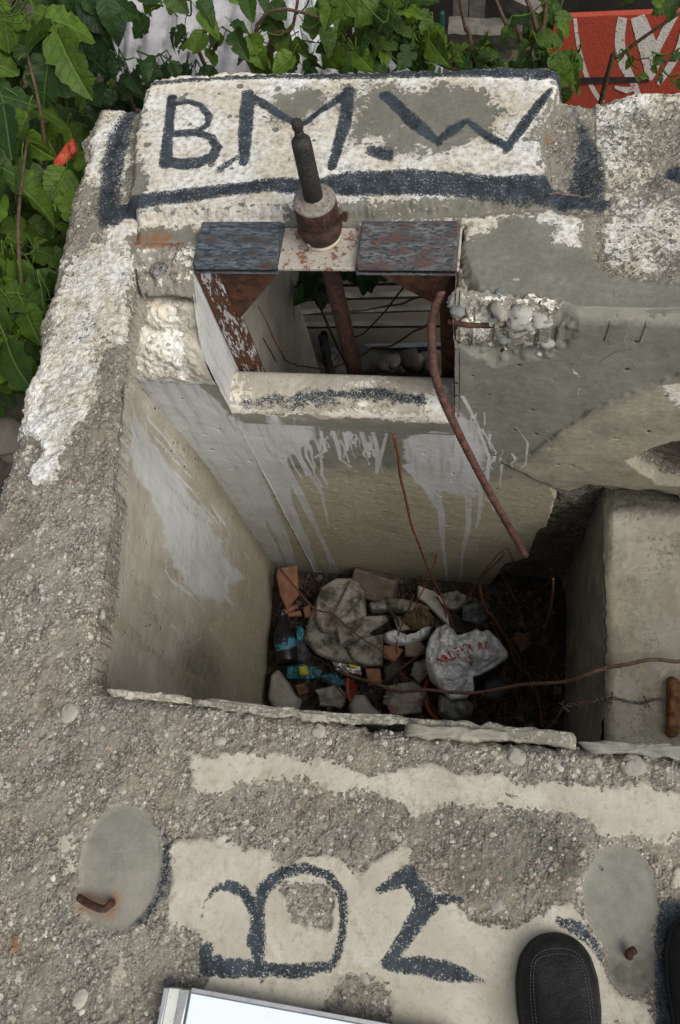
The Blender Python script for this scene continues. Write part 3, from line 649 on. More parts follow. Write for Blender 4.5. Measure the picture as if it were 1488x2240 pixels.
# ---- far pit wall
def wall_field(P, name): pass
def far_wall():
    xs = np.concatenate([np.arange(-.99, .50, .0036), np.arange(.50, 1.52, .02)]); zs = np.arange(0.0, ZF-.12, -.0036)
    X, Zz = np.meshgrid(xs, zs, indexing='ij'); x = X.ravel(); z = Zz.ravel(); P = np.stack([x, z], 1)
    wp = P+np.stack([.03*fbm(x, z, 18, 6, 3, .65), .03*fbm(x, z, 18, 6, 5, .65)], 1)
    T = lambda pl: [(lambda q: (q[0], q[2]))(YY(*p, YB)) for p in pl]
    sb = lambda pl: sdpoly(wp, T(pl)); ln = lambda pl, hw: sdline(P+(wp-P)*.12, T(pl), np.array(hw)/1000.)
    mx = lambda *a: np.maximum.reduce(a)
    y = np.full(len(x), YB)
    # the plaster has come away at the right: raw dark concrete behind
    rec = sb([(1085, 1262), (1105, 1235), (1150, 1222), (1172, 1172), (1196, 1150), (1216, 1092), (1206, 1068), (1240, 1076), (1290, 1060), (1350, 1068), (1420, 1066), (1475, 1078), (1488, 1100), (1700, 1100), (1700, 1260), (1320, 1150), (1150, 1420), (1060, 1420), (1050, 1310)])
    hol = sb([(1375, 1000), (1420, 975), (1470, 962), (1530, 960), (1560, 1060), (1440, 1052), (1402, 1024)])
    rf = sm(-rec, -.003, .006); hf = sm(-hol, -.003, .01)
    y += .05*rf+.07*hf+(.03*fbm(x, z, 14, 4, 9)+.02*fbm(x, z, 45, 3, 19))*np.maximum(rf, hf)
    y += .010*fbm(x, z, 3, 3, 2)+.002*fbm(x, z, 40, 3, 7)
    # proud plaster coat at the lower right and a low step under the sill
    coat = sb([(1240, 930), (1330, 880), (1430, 840), (1520, 800), (1700, 800), (1700, 1100), (1290, 1055), (1210, 1062), (1100, 1010), (1160, 990)]); cf = fld(coat, .03)
    y -= .008*sm(cf, .45, .55)
    y -= .006*sm(z, -.56, -.60)*0
    so_ = (x > OX0-.02) & (x < OX1+.005); fl_ = np.where(so_ & (z < -.40), np.exp(-np.abs(z+.50)/.06), 0); y = y*(1-fl_)+(1.0455)*fl_
    # rounded top edge and broken corner
    r = .03; y += np.where(z > -r, r-np.sqrt(np.clip(r*r-(z+r)**2, 0, 1)), 0)*(x > OX1)
    br = sb([(940, 650), (1010, 640), (1100, 650), (1180, 665), (1240, 700), (1245, 740), (1200, 775), (1130, 782), (1090, 795), (1040, 770), (1000, 740), (985, 700)]); bf = fld(br, .02)*(x > OX1-.004)
    y += bf*(.028+.05*fbm(x, z, 14, 4, 31)-pebbles(x, z, 28, 12, .7)*.045-pebbles(x, z, 60, 17, .7)*.015)
    # fields
    n = len(x); smo = np.full(n, 1.)-.95*np.maximum(rf, hf)-.5*bf
    tan = sm(z, -.62, -.95)*.75; tan = mx(tan, cf*.55)
    wht = mx(fld(sb([(1440, 838), (1488, 830), (1560, 840), (1560, 900), (1480, 892), (1455, 868)]), .03)*.8, bf*(.42+.5*fbm(x, z, 22, 3, 12)))
    wht = mx(wht, fld(ln([(1060, 700), (1070, 715)], [6, 2]), .012)*.8*0, fld(ln([(1255, 810), (1268, 825)], [5, 2]), .01)*.85, fld(ln([(1262, 880), (1268, 850)], [2, 2.5]), .006)*.8, fld(ln([(1195, 930), (1198, 950)], [1.5, 2]), .006)*.8, fld(ln([(1062, 585), (1070, 600)], [4, 4]), .01))
    drp = np.zeros(n)
    def D(pl, hw, w=.012, k=1.):
        nonlocal drp; drp = np.maximum(drp, k*fld(ln(pl, hw), w))
    drp = mx(drp, fld(sb([(300, 830), (430, 835), (500, 900), (520, 960), (600, 1080), (560, 1090), (650, 1290), (600, 1250), (460, 1060), (340, 900)]), .03)*.95)
    drp = mx(drp, fld(sb([(470, 905), (700, 905), (690, 960), (640, 1000), (600, 1060), (560, 1000), (500, 960)]), .05)*.85)
    drp = mx(drp, fld(sb([(870, 960), (1010, 900), (1060, 930), (1075, 1040), (1040, 1100), (900, 1060), (875, 1010)]), .05)*.74)
    D0 = D
    def D(pl, hw, w=.012, k=1.): D0(pl, np.array(hw)*1.35, w, k)
    D([(500, 960), (560, 1060), (620, 1180), (650, 1270)], [26, 26, 20, 14]); D([(540, 960), (600, 1050), (655, 1160), (690, 1240), (700, 1272)], [20, 22, 14, 9, 5]); D([(600, 980), (660, 1090), (700, 1170), (742, 1255)], [14, 12, 7, 3])
    D([(640, 975), (680, 1040), (705, 1080), (718, 1145)], [8, 6, 4, 3]); D([(660, 1080), (690, 1150), (715, 1210), (730, 1255)], [7, 5, 4, 3]); D([(615, 1020), (640, 1130), (680, 1190)], [12, 8, 3])
    D([(700, 935), (712, 985), (690, 1000)], [3, 5, 3]); D([(726, 930), (740, 975), (745, 1005), (768, 1022)], [4, 5, 4, 3]); D([(755, 920), (762, 945), (760, 985)], [3, 4, 3]); D([(785, 925), (800, 975), (808, 1000)], [4, 6, 3]); D([(812, 930), (826, 985), (824, 1035)], [4, 5, 4]); D([(846, 948), (835, 990), (826, 1035)], [3, 4, 3]); D([(700, 960), (705, 1040), (716, 1060)], [2, 4, 3])
    D([(890, 1020), (940, 1070), (965, 1120), (970, 1200), (982, 1290)], [10, 14, 10, 5, 4]); D([(945, 1010), (958, 1100), (968, 1130)], [16, 11, 8]); D([(1000, 1000), (1025, 1080), (1025, 1150), (1012, 1210), (1004, 1300)], [12, 8, 7, 4, 4]); D([(1040, 1010), (1052, 1080), (1050, 1120), (1042, 1155)], [8, 5, 5, 3]); D([(1055, 940), (1085, 990), (1082, 1010)], [2, 2, 2]); D([(1130, 935), (1155, 970), (1150, 1010), (1140, 1018)], [1, 2, 2, 2]); D([(1012, 870), (1040, 920), (1070, 1000), (1065, 1060)], [4, 3, 3, 5]); D([(1076, 1095), (1082, 1120)], [5, 2])
    for k in range(34):
        px = 560+k*15+random.uniform(-6, 6); D([(px, 905), (px+random.uniform(-6, 6), 925), (px+random.uniform(-8, 8), 935+random.uniform(0, 45))], [2.5, 2.2, 1.2], .007, .85)
    rs_ = random.Random(5)
    for k in range(74):
        x0 = rs_.uniform(-.90, -.30) if k < 54 else rs_.uniform(-.16, .10); lf = max(0, (-.45-x0)/.45); z0 = rs_.uniform(-.50, -.66) if k < 54 else rs_.uniform(-.52, -.72); L_ = rs_.uniform(.05, .22)+lf*rs_.uniform(.1, 1.0)*.9
        w0 = rs_.uniform(.0022, .006)*(1+.8*lf); xs_ = [x0+rs_.uniform(-.006, .006) for _ in range(4)]; n_ = np.linspace(0, 1, 4)
        drp = np.maximum(drp, .9*fld(sdline(P+np.stack([.012*fbm(z, x*0+k, 14, 2, 7), 0*z], 1), [(a_, z0-L_*t_) for a_, t_ in zip(xs_, n_)], [w0*1.3, w0, w0*.7, w0*.85]), .009))
    grm_dark = mx(rf*.52, hf*.5, fld(rec+.0, .05)*.45, sm(z, -1.35, -1.95)*.55, fld(sb([(1020, 1290), (1100, 1260), (1150, 1420), (900, 1420), (800, 1290)]), .08)*.3)  # darker in the breaks, towards the floor and in the right corner
    grm_dark = np.clip(grm_dark+.25*fbm(x, z, 4, 4, 8)*(z < -.5)+fld(ln([(520, 905), (1000, 900)], [2, 2]), .02)*.3, 0, 1)
    grm_dark = mx(grm_dark, fld(ln([(330, 860), (460, 1050), (600, 1240)], [4, 5, 12]), .03)*.6)
    crk = mx(fld(ln([(1310, 795), (1345, 770), (1388, 762)], [1, 1.3, .8]), .003), fld(ln([(1362, 770), (1385, 800), (1402, 822)], [.8, 1.2, .8]), .003), fld(ln([(1343, 700), (1345, 660)], [.7, .7]), .003), fld(ln([(1000, 640), (1004, 780), (1005, 900)], [1.2, 1.6, 1.2]), .003), fld(ln([(1035, 700), (1040, 755)], [2, 2]), .004))
    d_, i_ = worley(x, z, 17, 601); pit_ = (i_ > .72)*sm(.09-.05*(i_-.72)/.28-d_+.03*fbm(x, z, 60, 2, 9), -.01, .015); crk = mx(crk, pit_*.9*(rf < .3)); y += .004*pit_
    hl = np.abs(z+.63+.01*fbm(x, x*0, 4, 3, 8)); crk = mx(crk, .49*np.exp(-(hl/.0022)**2)*(fbm(x, x*0, 9, 3, 18) > -.08))
    drp *= (1-rf); op = (x > OX0) & (x < OX1) & (z > -.515); pc = (x < OX0+.001) & (z > -.31)
    V = np.stack([x, y, z], 1); Q = ngrid(len(xs), len(zs)); Q = Q[~(op[Q].any(1) | pc[Q].all(1))]
    used = np.zeros(len(V), bool); used[Q.ravel()] = True; rm = np.cumsum(used)-1
    mk('far_wall', V[used], rm[Q][:, ::-1], CONC, pit, True, {k: v[used] for k, v in dict(a_smo=smo, a_tan=tan, a_wht=wht, a_drp=drp, a_grm_shade=grm_dark, a_crk=crk).items()})
far_wall()

def left_top(y): 
    pts = np.array([Z(*p)[:2] for p in LEFT[::-1]]+[np.array([-.82, 1.0]), np.array([-.826, 1.12])]); return np.interp(y, pts[:, 1], pts[:, 0])
def left_wall():
    ys = np.arange(.14, YB+.06, .0036); zs = np.arange(-.012, ZF-.1, -.0036)
    Yg, Zg = np.meshgrid(ys, zs, indexing='ij'); y = Yg.ravel(); z = Zg.ravel()
    xt = left_top(y)-.004; xb = -.82-.065*(y-.2)/.85; v = 1-np.exp(z/.16)
    cn = sm(y, .8, 1.02)*np.exp(-((z+.3)/.35)**2)*.05
    x = xt+(xb-xt)*v-cn+.008*fbm(y, z, 4, 3, 3)+.003*fbm(y, z, 35, 3, 5)
    P = np.stack([y, z], 1); wp = P+np.stack([.014*fbm(y, z, 20, 4, 3), .014*fbm(y, z, 20, 4, 5)], 1)
    XW = -.84
    T = lambda pl: [(lambda q: (q[1], q[2]))(XX(*p, XW)) for p in pl]
    # proud plaster coat down to a ragged line
    cz = np.interp(y, [.2, .4, .6, .8, 1.05], [-.30, -.30, -.25, -.22, -.16])+.02*fbm(y, z*0, 14, 4, 9)
    coat = sm(z-cz, -.004, .004); x += .010*coat
    sb = lambda pl: sdpoly(wp, T(pl)); ln = lambda pl, hw: sdline(P+(wp-P)*.2, T(pl), np.array(hw)/1000.); mx = lambda *a: np.maximum.reduce(a)
    n = len(x); smo = np.full(n, .98)-.35*np.clip(fbm(y*.3, z, 30, 3, 7)*3, 0, 1)*coat
    tan = np.clip(.80-.45*coat*sm(z, -.25, -.05)+.25*fbm(y, z, 3, 3, 6), 0, 1)
    drp = mx(fld(sb([(230, 700), (330, 860), (420, 1000), (500, 1150), (560, 1270), (500, 1330), (440, 1330), (385, 1260), (350, 1170), (325, 1080), (290, 1040), (240, 980)]), .09)*.78,
             fld(ln([(330, 900), (350, 1030), (390, 1180)], [50, 45, 28]), .05)*.9)
    def D(pl, hw, w=.012, k=.85):
        nonlocal drp; drp = np.maximum(drp, k*fld(ln(pl, hw), w))
    rs_ = random.Random(9)
    for k in range(60):
        y0 = rs_.uniform(.42, 1.0); z0 = -rs_.uniform(.35, .95)-.25*(1-y0); L_ = rs_.uniform(.12, .75); w0 = rs_.uniform(.002, .0075)
        a_ = [y0+rs_.uniform(-.006, .006) for _ in range(4)]
        drp = np.maximum(drp, rs_.uniform(.6, .9)*fld(sdline(P+np.stack([.014*fbm(z, y*0+k, 12, 2, 7), 0*z], 1), [(q_, z0-L_*t_) for q_, t_ in zip(a_, np.linspace(0, 1, 4))], [w0*1.4, w0, w0*.8, w0*.4]), .010))
    grm_dark = fld(sb([(380, 1400), (450, 1360), (490, 1420), (500, 1600), (370, 1600)]), .10)*.52
    grm_dark = mx(grm_dark, sm(y, .93, 1.06)*.55*sm(z, -.3, -.8), sm(z, -1.6, -2.0)*.5, np.exp(z/.03)*.3)+.14*fbm(y*2, z*.5, 6, 4, 12)  # grime in the far corner; also darker towards the floor and rim
    crk = mx(fld(ln([(335, 1345), (350, 1385), (355, 1440)], [1.8, 1.4, .8]), .004), fld(ln([(310, 1370), (330, 1365)], [1.2, 1]), .004), fld(np.abs(z-cz)+.0, .004)*(fbm(y, z, 25, 3, 2) > -.05)*.6)
    d_, i_ = worley(y, z, 17, 611); pit_ = (i_ > .68)*sm(.10-.05*(i_-.68)/.3-d_+.03*fbm(y, z, 60, 2, 9), -.01, .015); crk = mx(crk, pit_*.9); x = x-.004*pit_
    mk('left_wall', np.stack([x, y, z], 1), ngrid(len(ys), len(zs)), CONC, pit, True, dict(a_smo=smo, a_tan=tan, a_crm=np.clip(.66+.55*fbm(y*3, z*.5, 7, 5, 45)+.3*fbm(y, z, 3, 3, 46)-.25*sm(-z, .7, 1.7), 0, 1)*(1-.6*grm_dark), a_drp=np.clip(drp-.05+.42*fbm(y*3+z*.9, z*.3, 9, 4, 47)*(drp > .3), 0, 1), a_grm_shade=np.clip(grm_dark, 0, 1), a_crk=crk))
left_wall()

def plane_grid(name, o, u, v, nu, nv, nrm, amp, attrs, seed=1, sc=6, flip=False, parent=pit, cut=None):
    """bumpy wall: origin o, edge vectors u and v"""
    o, u, v, nrm = (np.array(a, float) for a in (o, u, v, nrm)); a, b = np.meshgrid(np.linspace(0, 1, nu), np.linspace(0, 1, nv), indexing='ij'); a = a.ravel(); b = b.ravel()
    V = o+a[:, None]*u+b[:, None]*v; lu = np.linalg.norm(u); lv = np.linalg.norm(v)
    V += nrm*(amp*(fbm(a*lu, b*lv, sc, 4, seed)+.35*fbm(a*lu, b*lv, sc*8, 3, seed+3)))[:, None]
    at_ = {k: (f(V, a, b) if callable(f) else np.full(len(V), f)) for k, f in attrs.items()}
    if cut: V[:, 2] = np.minimum(V[:, 2], cut(V[:, 1]))
    Q = ngrid(nu, nv); return mk(name, V, Q[:, ::-1] if flip else Q, CONC, parent, True, at_)
# ledge block
def ledge():
    plane_grid('ledge_top', (XL, .12, ZL), (1.15, 0, 0), (0, .98, 0), 220, 200, (0, 0, 1), .022,
               dict(a_smo=lambda V, a, b: np.clip(.8+.8*fbm(V[:, 0], V[:, 1], 12, 4, 67), 0, 1), a_crm=lambda V, a, b: np.clip(.55+.75*fbm(V[:, 0], V[:, 1], 7, 5, 3), 0, 1)*sm(V[:, 0], XL+.0, XL+.04), a_tan=lambda V, a, b: .5+fbm(V[:, 0], V[:, 1], 4, 4, 33), a_wht=0., a_grm_shade=lambda V, a, b: np.clip(.12+.5*np.clip(fbm(V[:, 0], V[:, 1], 9, 5, 66), 0, 1)+.75*(1-sm(V[:, 0], XL-.01, XL+.045+.03*fbm(V[:, 1], V[:, 1]*0, 9, 3, 4)))+.6*sm(V[:, 1], .98, 1.05)+.35*fbm(V[:, 0], V[:, 1], 5, 4, 6), 0, 1),
                    a_rst=lambda V, a, b: np.clip(1.2*(fbm(V[:, 0], V[:, 1], 38, 2, 91)-.31)*8, 0, .6)*(V[:, 0] > XL+.06)), 5, 9)
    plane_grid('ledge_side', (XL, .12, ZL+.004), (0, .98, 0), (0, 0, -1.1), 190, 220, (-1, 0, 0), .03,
               dict(a_smo=.85, a_crm=.2, a_grm_shade=lambda V, a, b: np.clip(.12+.42*b+.6*fbm(V[:, 1]*2, V[:, 2]*.6, 9, 4, 6), 0, 1), a_tan=.3), 15, 6)  # moss with painted shade, both deepening down the side
ledge()
# remaining faces of the pit, window reveal and floor
plane_grid('near_wall', (-.8, .178, -.06), (2.3, 0, 0), (0, 0, -1.96), 120, 100, (0, 1, 0), .02, dict(a_smo=.95, a_tan=.6, a_grm_shade=.2), 25, flip=True)
plane_grid('right_wall', (1.5, .1, 0), (0, 1.0, 0), (0, 0, -2.0), 60, 80, (-1, 0, 0), .02, dict(a_smo=.95, a_tan=.4, a_grm_shade=.2), 26)
def reveal():
    plane_grid('window_reveal', (OX0, 1.045, -.02), (0, .74, 0), (0, 0, -2.0), 160, 300, (1, 0, 0), .006,
               dict(a_smo=1., a_tan=lambda V, a, b: .6*sm(V[:, 1], 1.2, 1.3), a_crm=lambda V, a, b: .62*sm(V[:, 1], 1.25, 1.3), a_drp=lambda V, a, b: (1-sm(V[:, 1], 1.16, 1.22))*.75, a_grm_shade=lambda V, a, b: np.clip(.5*np.exp(-((V[:, 1]-1.28)/.02)**2)+.2*fbm(V[:, 1], V[:, 2], 6, 3, 2), 0, 1),
                    a_crk=lambda V, a, b: fld(sdline(V[:, 1:3], [(1.40, -.6), (1.42, -.75), (1.43, -.8)], [.003, .004, .001]), .004)), 31, 10,
               cut=lambda y: np.interp(y, [1.045, 1.06, 1.10, 1.13, 1.18, 1.25], [-.20, -.15, -.09, -.05, -.02, -.012]))
    plane_grid('window_reveal', (OX1, 1.05, -.02), (0, .74, 0), (0, 0, -2.0), 120, 200, (-1, 0, 0), .01, dict(a_smo=.8, a_wht=.3, a_grm_shade=.35), 33, 10, flip=True)
    plane_grid('slab_underside', (-1.0, 1.31, -.10), (1.9, 0, 0), (0, .45, 0), 40, 20, (0, 0, 1), .01, dict(a_smo=.6, a_grm_shade=.5), 35)
    # back face of the body under the slab, left and right of the passage
    plane_grid('back_wall', (-1.05, 1.76, -.1), (1.05+OX0, 0, 0), (0, 0, -1.9), 40, 90, (0, 1, 0), .03, dict(a_smo=.3, a_grm_shade=.4), 36, flip=True)
    plane_grid('back_wall', (OX1, 1.76, -.1), (1.6, 0, 0), (0, 0, -1.9), 60, 90, (0, 1, 0), .03, dict(a_smo=.3, a_grm_shade=.4), 37, flip=True)
reveal()
def sill():
    # rounded sill: profile in y,z
    xs = np.linspace(OX0-.004, OX1+.0, 260); 
    prof = [(1.075, -.56), (1.050, -.545), (1.0475, -.53), (1.0465, -.51), (1.0460, -.495), (1.0470, -.478), (1.051, -.453), (1.060, -.433), (1.072, -.421), (1.087, -.413), (1.105, -.411), (1.125, -.41), (1.145, -.412), (1.157, -.418), (1.163, -.43), (1.165, -.46), (1.165, -.6), (1.165, -.9), (1.165, -1.3), (1.165, -1.9)]
    pr = smoothpts(np.array(prof), 4); V = np.zeros((len(xs), len(pr), 3)); V[:, :, 0] = xs[:, None]; V[:, :, 1] = pr[None, :, 0]; V[:, :, 2] = pr[None, :, 1]
    V = V.reshape(-1, 3); x, y, z = V.T; am = .012*fbm(x, y+z, 8, 4, 3)+.004*fbm(x, y+z, 60, 3, 9); V[:, 2] += am; V[:, 1] -= am*.6*sm(z, -.50, -.46)
    bl = np.maximum(fld(sdline(V[:, :2], [(-.66, 1.065), (-.60, 1.062), (-.52, 1.075), (-.42, 1.085), (-.34, 1.088), (-.26, 1.09), (-.17, 1.085)], [.018, .028, .024, .026, .030, .030, .022]), .05)*.64, 0)
    bl = np.clip(np.minimum(bl, .46)+.36*fbm(x*.5, y, 38, 6, 37, .65)*(bl > .15), 0, .8)
    wh = .40+.22*np.exp(-((z+.452)/.02)**2)+.6*fbm(x, y+z, 9, 4, 31)-.7*sm(-z+.03*fbm(x, x*0, 14, 4, 3), .465, .485); cr = np.where(y < 1.17, .9, 0.)*(1-sm(-z+.04*fbm(x, x*0, 18, 5, 3), .455, .475))
    mk('sill', V, ngrid(len(xs), len(pr))[:, ::-1], CONC, pit, True, dict(a_smo=np.ones(len(x)), a_crm=cr, a_wht=np.clip(wh, 0, 1)*(y < 1.18), a_blk=bl*1.3*(z > -.45), a_drp=np.where(z < -.47, .45+.5*fbm(x*4, z, 9, 3, 9), 0)*(x < -.45)+0., a_grm_shade=np.clip(.45*(fbm(x, y, 12, 5, 8)+.25), 0, 1)))
sill()
def heap(x, y): return ZF+.05*fbm(x, y, 2.5, 3, 5)+.03+.025*fbm(x, y, 14, 4, 6)
def floor():
    xs = np.arange(-1.0, .6, .006); ys = np.arange(.1, 1.12, .006); X, Y = np.meshgrid(xs, ys, indexing='ij'); x = X.ravel(); y = Y.ravel()
    z = heap(x, y)+.02*pebbles(x, y, 22, 4, .5)+.012*pebbles(x, y, 60, 9, .6)
    mk('pit_floor', np.stack([x, y, z], 1), ngrid(len(xs), len(ys)), DEBRIS, pit)
floor()
def lips():
    # broken plaster layers along the near rim
    rows = [([(420, 1530), (520, 1536), (640, 1549), (760, 1561), (890, 1571), (905, 1584), (780, 1586), (640, 1574), (520, 1560), (430, 1546)], .018, dict(a_smo=.8, a_crm=.50, a_grm_shade=.3)),
            ([(890, 1571), (1000, 1578), (1110, 1588), (1180, 1594), (1250, 1600), (1262, 1612), (1258, 1640), (1120, 1622), (1000, 1612), (890, 1600)], .012, dict(a_smo=.8, a_crm=.48, a_grm_shade=.3)),
            ([(886, 1584), (960, 1590), (1050, 1597), (1120, 1604), (1118, 1622), (1040, 1625), (960, 1620), (884, 1612)], .026, dict(a_smo=1., a_tan=.35, a_grm_shade=.2)),
            ([(1262, 1622), (1330, 1622), (1400, 1626), (1520, 1636), (1520, 1662), (1400, 1656), (1290, 1650)], .024, dict(a_smo=1., a_tan=.2, a_grm_shade=.15)),
            ([(640, 1555), (720, 1566), (722, 1586), (660, 1580)], .024, dict(a_smo=1., a_tan=.3)),
            ([(235, 1506), (330, 1514), (420, 1528), (424, 1540), (330, 1536), (240, 1524)], .014, dict(a_smo=.6, a_crm=.52, a_tan=.4))]
    for pl, t, A in rows:
        p = np.array([Z(*q, -.012) for q in pl])
        lump('plaster_edge', p, t*.75, CONC, pit, top=lambda x, y, s: .014*fbm(x, y, 40, 5, 3)-.008*pebbles(x, y, 50, 3, .4)*20*.0, bottom=-.07, n=300, K=12, rnd=0, prof=.12, ragged=.014, attrs={k: (lambda V, v=v: np.full(len(V), v)) for k, v in A.items()})
lips()
def pier():
    prof = smoothpts(np.array([(1.275, -.02), (1.25, -.004), (1.21, -.004), (1.175, -.018), (1.145, -.045), (1.12, -.08), (1.105, -.115), (1.10, -.145), (1.085, -.155), (1.062, -.165), (1.045, -.19), (1.038, -.23), (1.037, -.27), (1.042, -.30), (1.055, -.325)]), 12)
    xs = np.arange(-.93, OX0+.004, .0022); L = np.concatenate([[0], np.cumsum(np.hypot(*np.diff(prof, axis=0).T))])
    A = np.repeat(xs, len(prof)); l = np.tile(L, len(xs)); py = np.tile(prof[:, 0], len(xs)); pz_ = np.tile(prof[:, 1], len(xs))
    T = np.gradient(prof, axis=0); T /= np.linalg.norm(T, axis=1)[:, None]; ny = np.tile(T[:, 1], len(xs)); nz_ = np.tile(-T[:, 0], len(xs))
    up = sm(l, .155, .18); env = np.minimum(sm(l, .02, .06), 1-sm(l, L[-1]-.03, L[-1]))
    d1, i1 = worley(A+.01*fbm(A, l, 30, 3, 2), l, 26, 71); d2, i2 = worley(A, l, 60, 75); lum = (np.sqrt(np.clip(1-(d1/.75)**2, 0, 1)))*(.010+.022*i1)+.007*np.sqrt(np.clip(1-(d2/.7)**2, 0, 1))
    h = (lum*np.where(up > .5, .30, .5)+.034*fbm(A, l, 11, 7, 5, .66)-.020*np.abs(fbm(A, l, 24, 4, 55))-.002)*env-.03*np.exp(-((l-.175-.03*fbm(A, A*0, 12, 3, 6))/.009)**2)
    edgeR = sm(A, OX0-.03, OX0+.002); h = h*(1-edgeR)+.004*edgeR; V = np.stack([A, py+ny*h, pz_+nz_*h], 1)
    wht = np.where(up > .5, .58+.55*fbm(A, l, 16, 4, 8)-.5*sm(l, L[-1]-.07, L[-1]-.02)-.35*sm(A, OX0-.07, OX0-.02), .44+.30*fbm(A, l, 13, 4, 9)+.10*(i1-.4))
    smo = np.where(up > .5, .8, .46+.5*fbm(A, l, 15, 3, 99)); blk = .35+.5*fbm(A, l, 30, 3, 19); blk = np.where((i1 > .90) & (up < .5), .56, 0)
    rst = np.exp(-((l-.035)/.022)**2)*sm(A, -.87, -.85)*(1-sm(A, -.745, -.73))*.75
    mk('broken_pier', V, ngrid(len(xs), len(prof))[:, ::-1], CONC, pit, True, dict(a_wht=np.clip(wht, 0, 1), a_smo=smo, a_blk=np.clip(blk, 0, 1)*.9, a_rst=rst, a_drp=np.where(up > .5, .30+.4*sm(l, L[-1]-.08, L[-1]-.03), .2), a_crm=np.where(up > .5, .62, .3), a_grm_shade=np.clip(.75*np.exp(-((l-.175)/.012)**2)+.3*np.exp(-((A+.87)/.012)**2), 0, 1)))  # darker along the crevice and at the left groove
pier()
def broken_corner():
    mb = MB()
    for i in range(60):
        t = random.random()**.8; px = 950+t*260+random.uniform(-14, 14); py = 612+t*110+random.uniform(-55, 55)*(1-.3*t)
        if py < 640 or px < 985: continue
        q = YY(px, py, YB+.0)
        if q[2] > 0: q = Z(px, py, -.012)
        r_ = random.choice([.006, .008, .011, .015, .020]); c = random.choice([(.27, .26, .23), (.23, .22, .19), (.32, .31, .275), (.20, .19, .165), (.25, .235, .20)])
        if i in (5, 30, 50): c = (.15, .155, .15); 
        rock(mb, q+np.array([0, .022, -.014]), r_*1.2, c, .8, IC2, .75)
    for px, py, r_, c in ((1000, 684, .015, (.16, .165, .155)), (1098, 655, .022, (.15, .16, .16)), (1102, 740, .016, (.15, .155, .155)), (1085, 650, .014, (.18, .185, .18)), (1155, 668, .012, (.45, .43, .38)), (1165, 725, .012, (.45, .42, .36)), (1180, 776, .008, (.42, .41, .38))):
        q = YY(px, py, YB+.003); q = Z(px, py, -.008) if q[2] > 0 else q; rock(mb, q+np.array([0, .008, -.006]), r_, c, .65, IC2, .35)
    tag(mb.build('broken_rubble_edge', STONE, pit), kind='stuff')
broken_corner()
# ================================================================== STEEL FRAME, COLUMN, BARS
FY0, FY1 = 1.172, 1.292
fr = thing('steel_frame', (-.39, 1.2, ZS), 'rusty steel window frame with black padded crossbar set into the far wall of the pit', 'steel frame')
mb = MB(); rbox(mb, (-.70, FY0, -.012), (-.074, FY1, .0), .003); mb.build('crossbar', PLATE, fr, False)
def pad(x0, x1, mat):
    # folded sheet cover: grid with soft corners
    nu, nv = 70, 34; a, b = np.meshgrid(np.linspace(-1, 1, nu), np.linspace(-1, 1, nv), indexing='ij'); a = a.ravel(); b = b.ravel()
    hx = (x1-x0)/2; hy = (FY1-FY0)/2+.003; X = (x0+x1)/2+a*hx; Y = (FY0+FY1)/2-.003+b*hy
    dx = (1-np.abs(a))*hx; dy = (1-np.abs(b))*hy; e = np.minimum(dx, dy)
    Zt = .022*np.sqrt(np.clip(1-(1-np.clip(e/.006, 0, 1))**2, 0, 1))+.0015+.0022*fbm(X, Y, 22, 4, 6)+.0012*fbm(X*.3, Y, 120, 3, 6)
    V = np.stack([X, Y, Zt], 1); Q = ngrid(nu, nv)
    Vb = V.copy(); Vb[:, 2] = -.014
    per = np.concatenate([np.arange(nv), nv*np.arange(1, nu)+nv-1, nv*(nu-1)+np.arange(nv-2, -1, -1), nv*np.arange(nu-2, 0, -1)])
    N = len(V); rim = np.array([[per[i], per[(i+1) % len(per)], N+per[(i+1) % len(per)], N+per[i]] for i in range(len(per))])
    return mk('pad', np.vstack([V, Vb]), np.vstack([Q, Q[:, ::-1]+N, rim]), mat, fr)
tag(pad(-.690, -.488, PAD), 'glossy black left pad'); tag(pad(-.305, -.079, PAD2), 'flaking black and rust pad on the right')
def plate3(name, tri, y0, y1, mat):
    tri = [np.array(p) for p in tri]; mb = MB(); n = 14; V = []; idx = {}
    for i in range(n+1):
        for j in range(n+1-i):
            p = tri[0]+(tri[1]-tri[0])*i/n+(tri[2]-tri[0])*j/n; idx[(i, j)] = len(V); V.append((p[0], y0, p[1]))
    V = np.array(V); F = [[idx[(i, j)], idx[(i+1, j)], idx[(i, j+1)]] for i in range(n) for j in range(n-i)]+[[idx[(i+1, j)], idx[(i+1, j+1)], idx[(i, j+1)]] for i in range(n-1) for j in range(n-1-i)]
    F = np.array(F); V2 = V.copy(); V2[:, 1] = y1; N = len(V)
    E = [(idx[(i, 0)], idx[(i+1, 0)]) for i in range(n)]+[(idx[(n-j, j)], idx[(n-j-1, j+1)]) for j in range(n)]+[(idx[(0, j+1)], idx[(0, j)]) for j in range(n)]
    V[:, 1] += .003*fbm(V[:, 0], V[:, 2], 30, 3, 1)
    mb.add(np.vstack([V, V2]), [F, F[:, ::-1]+N, np.array([[b, a, a+N, b+N] for a, b in E])]); return mb.build(name, mat, fr, False)
def P2(px, py, y): q = YY(px, py, y); return (q[0], q[2])
plate3('gusset', [(-.682, -.013), (-.482, -.013), P2(525, 694, 1.185)], 1.180, 1.186, RUST)
plate3('gusset', [(-.275, -.013), (-.083, -.013), P2(955, 664, 1.185)], 1.180, 1.186, RUST)
mb = MB(); rbox(mb, (-.696, 1.174, -.62), (-.640, 1.180, -.013), .002); rbox(mb, (-.696, 1.1805, -.62), (-.690, 1.235, -.013), .002); rbox(mb, (-.646, 1.1805, -.62), (-.640, 1.215, -.10), .002)
mb.build('leg', LEG, fr, False)
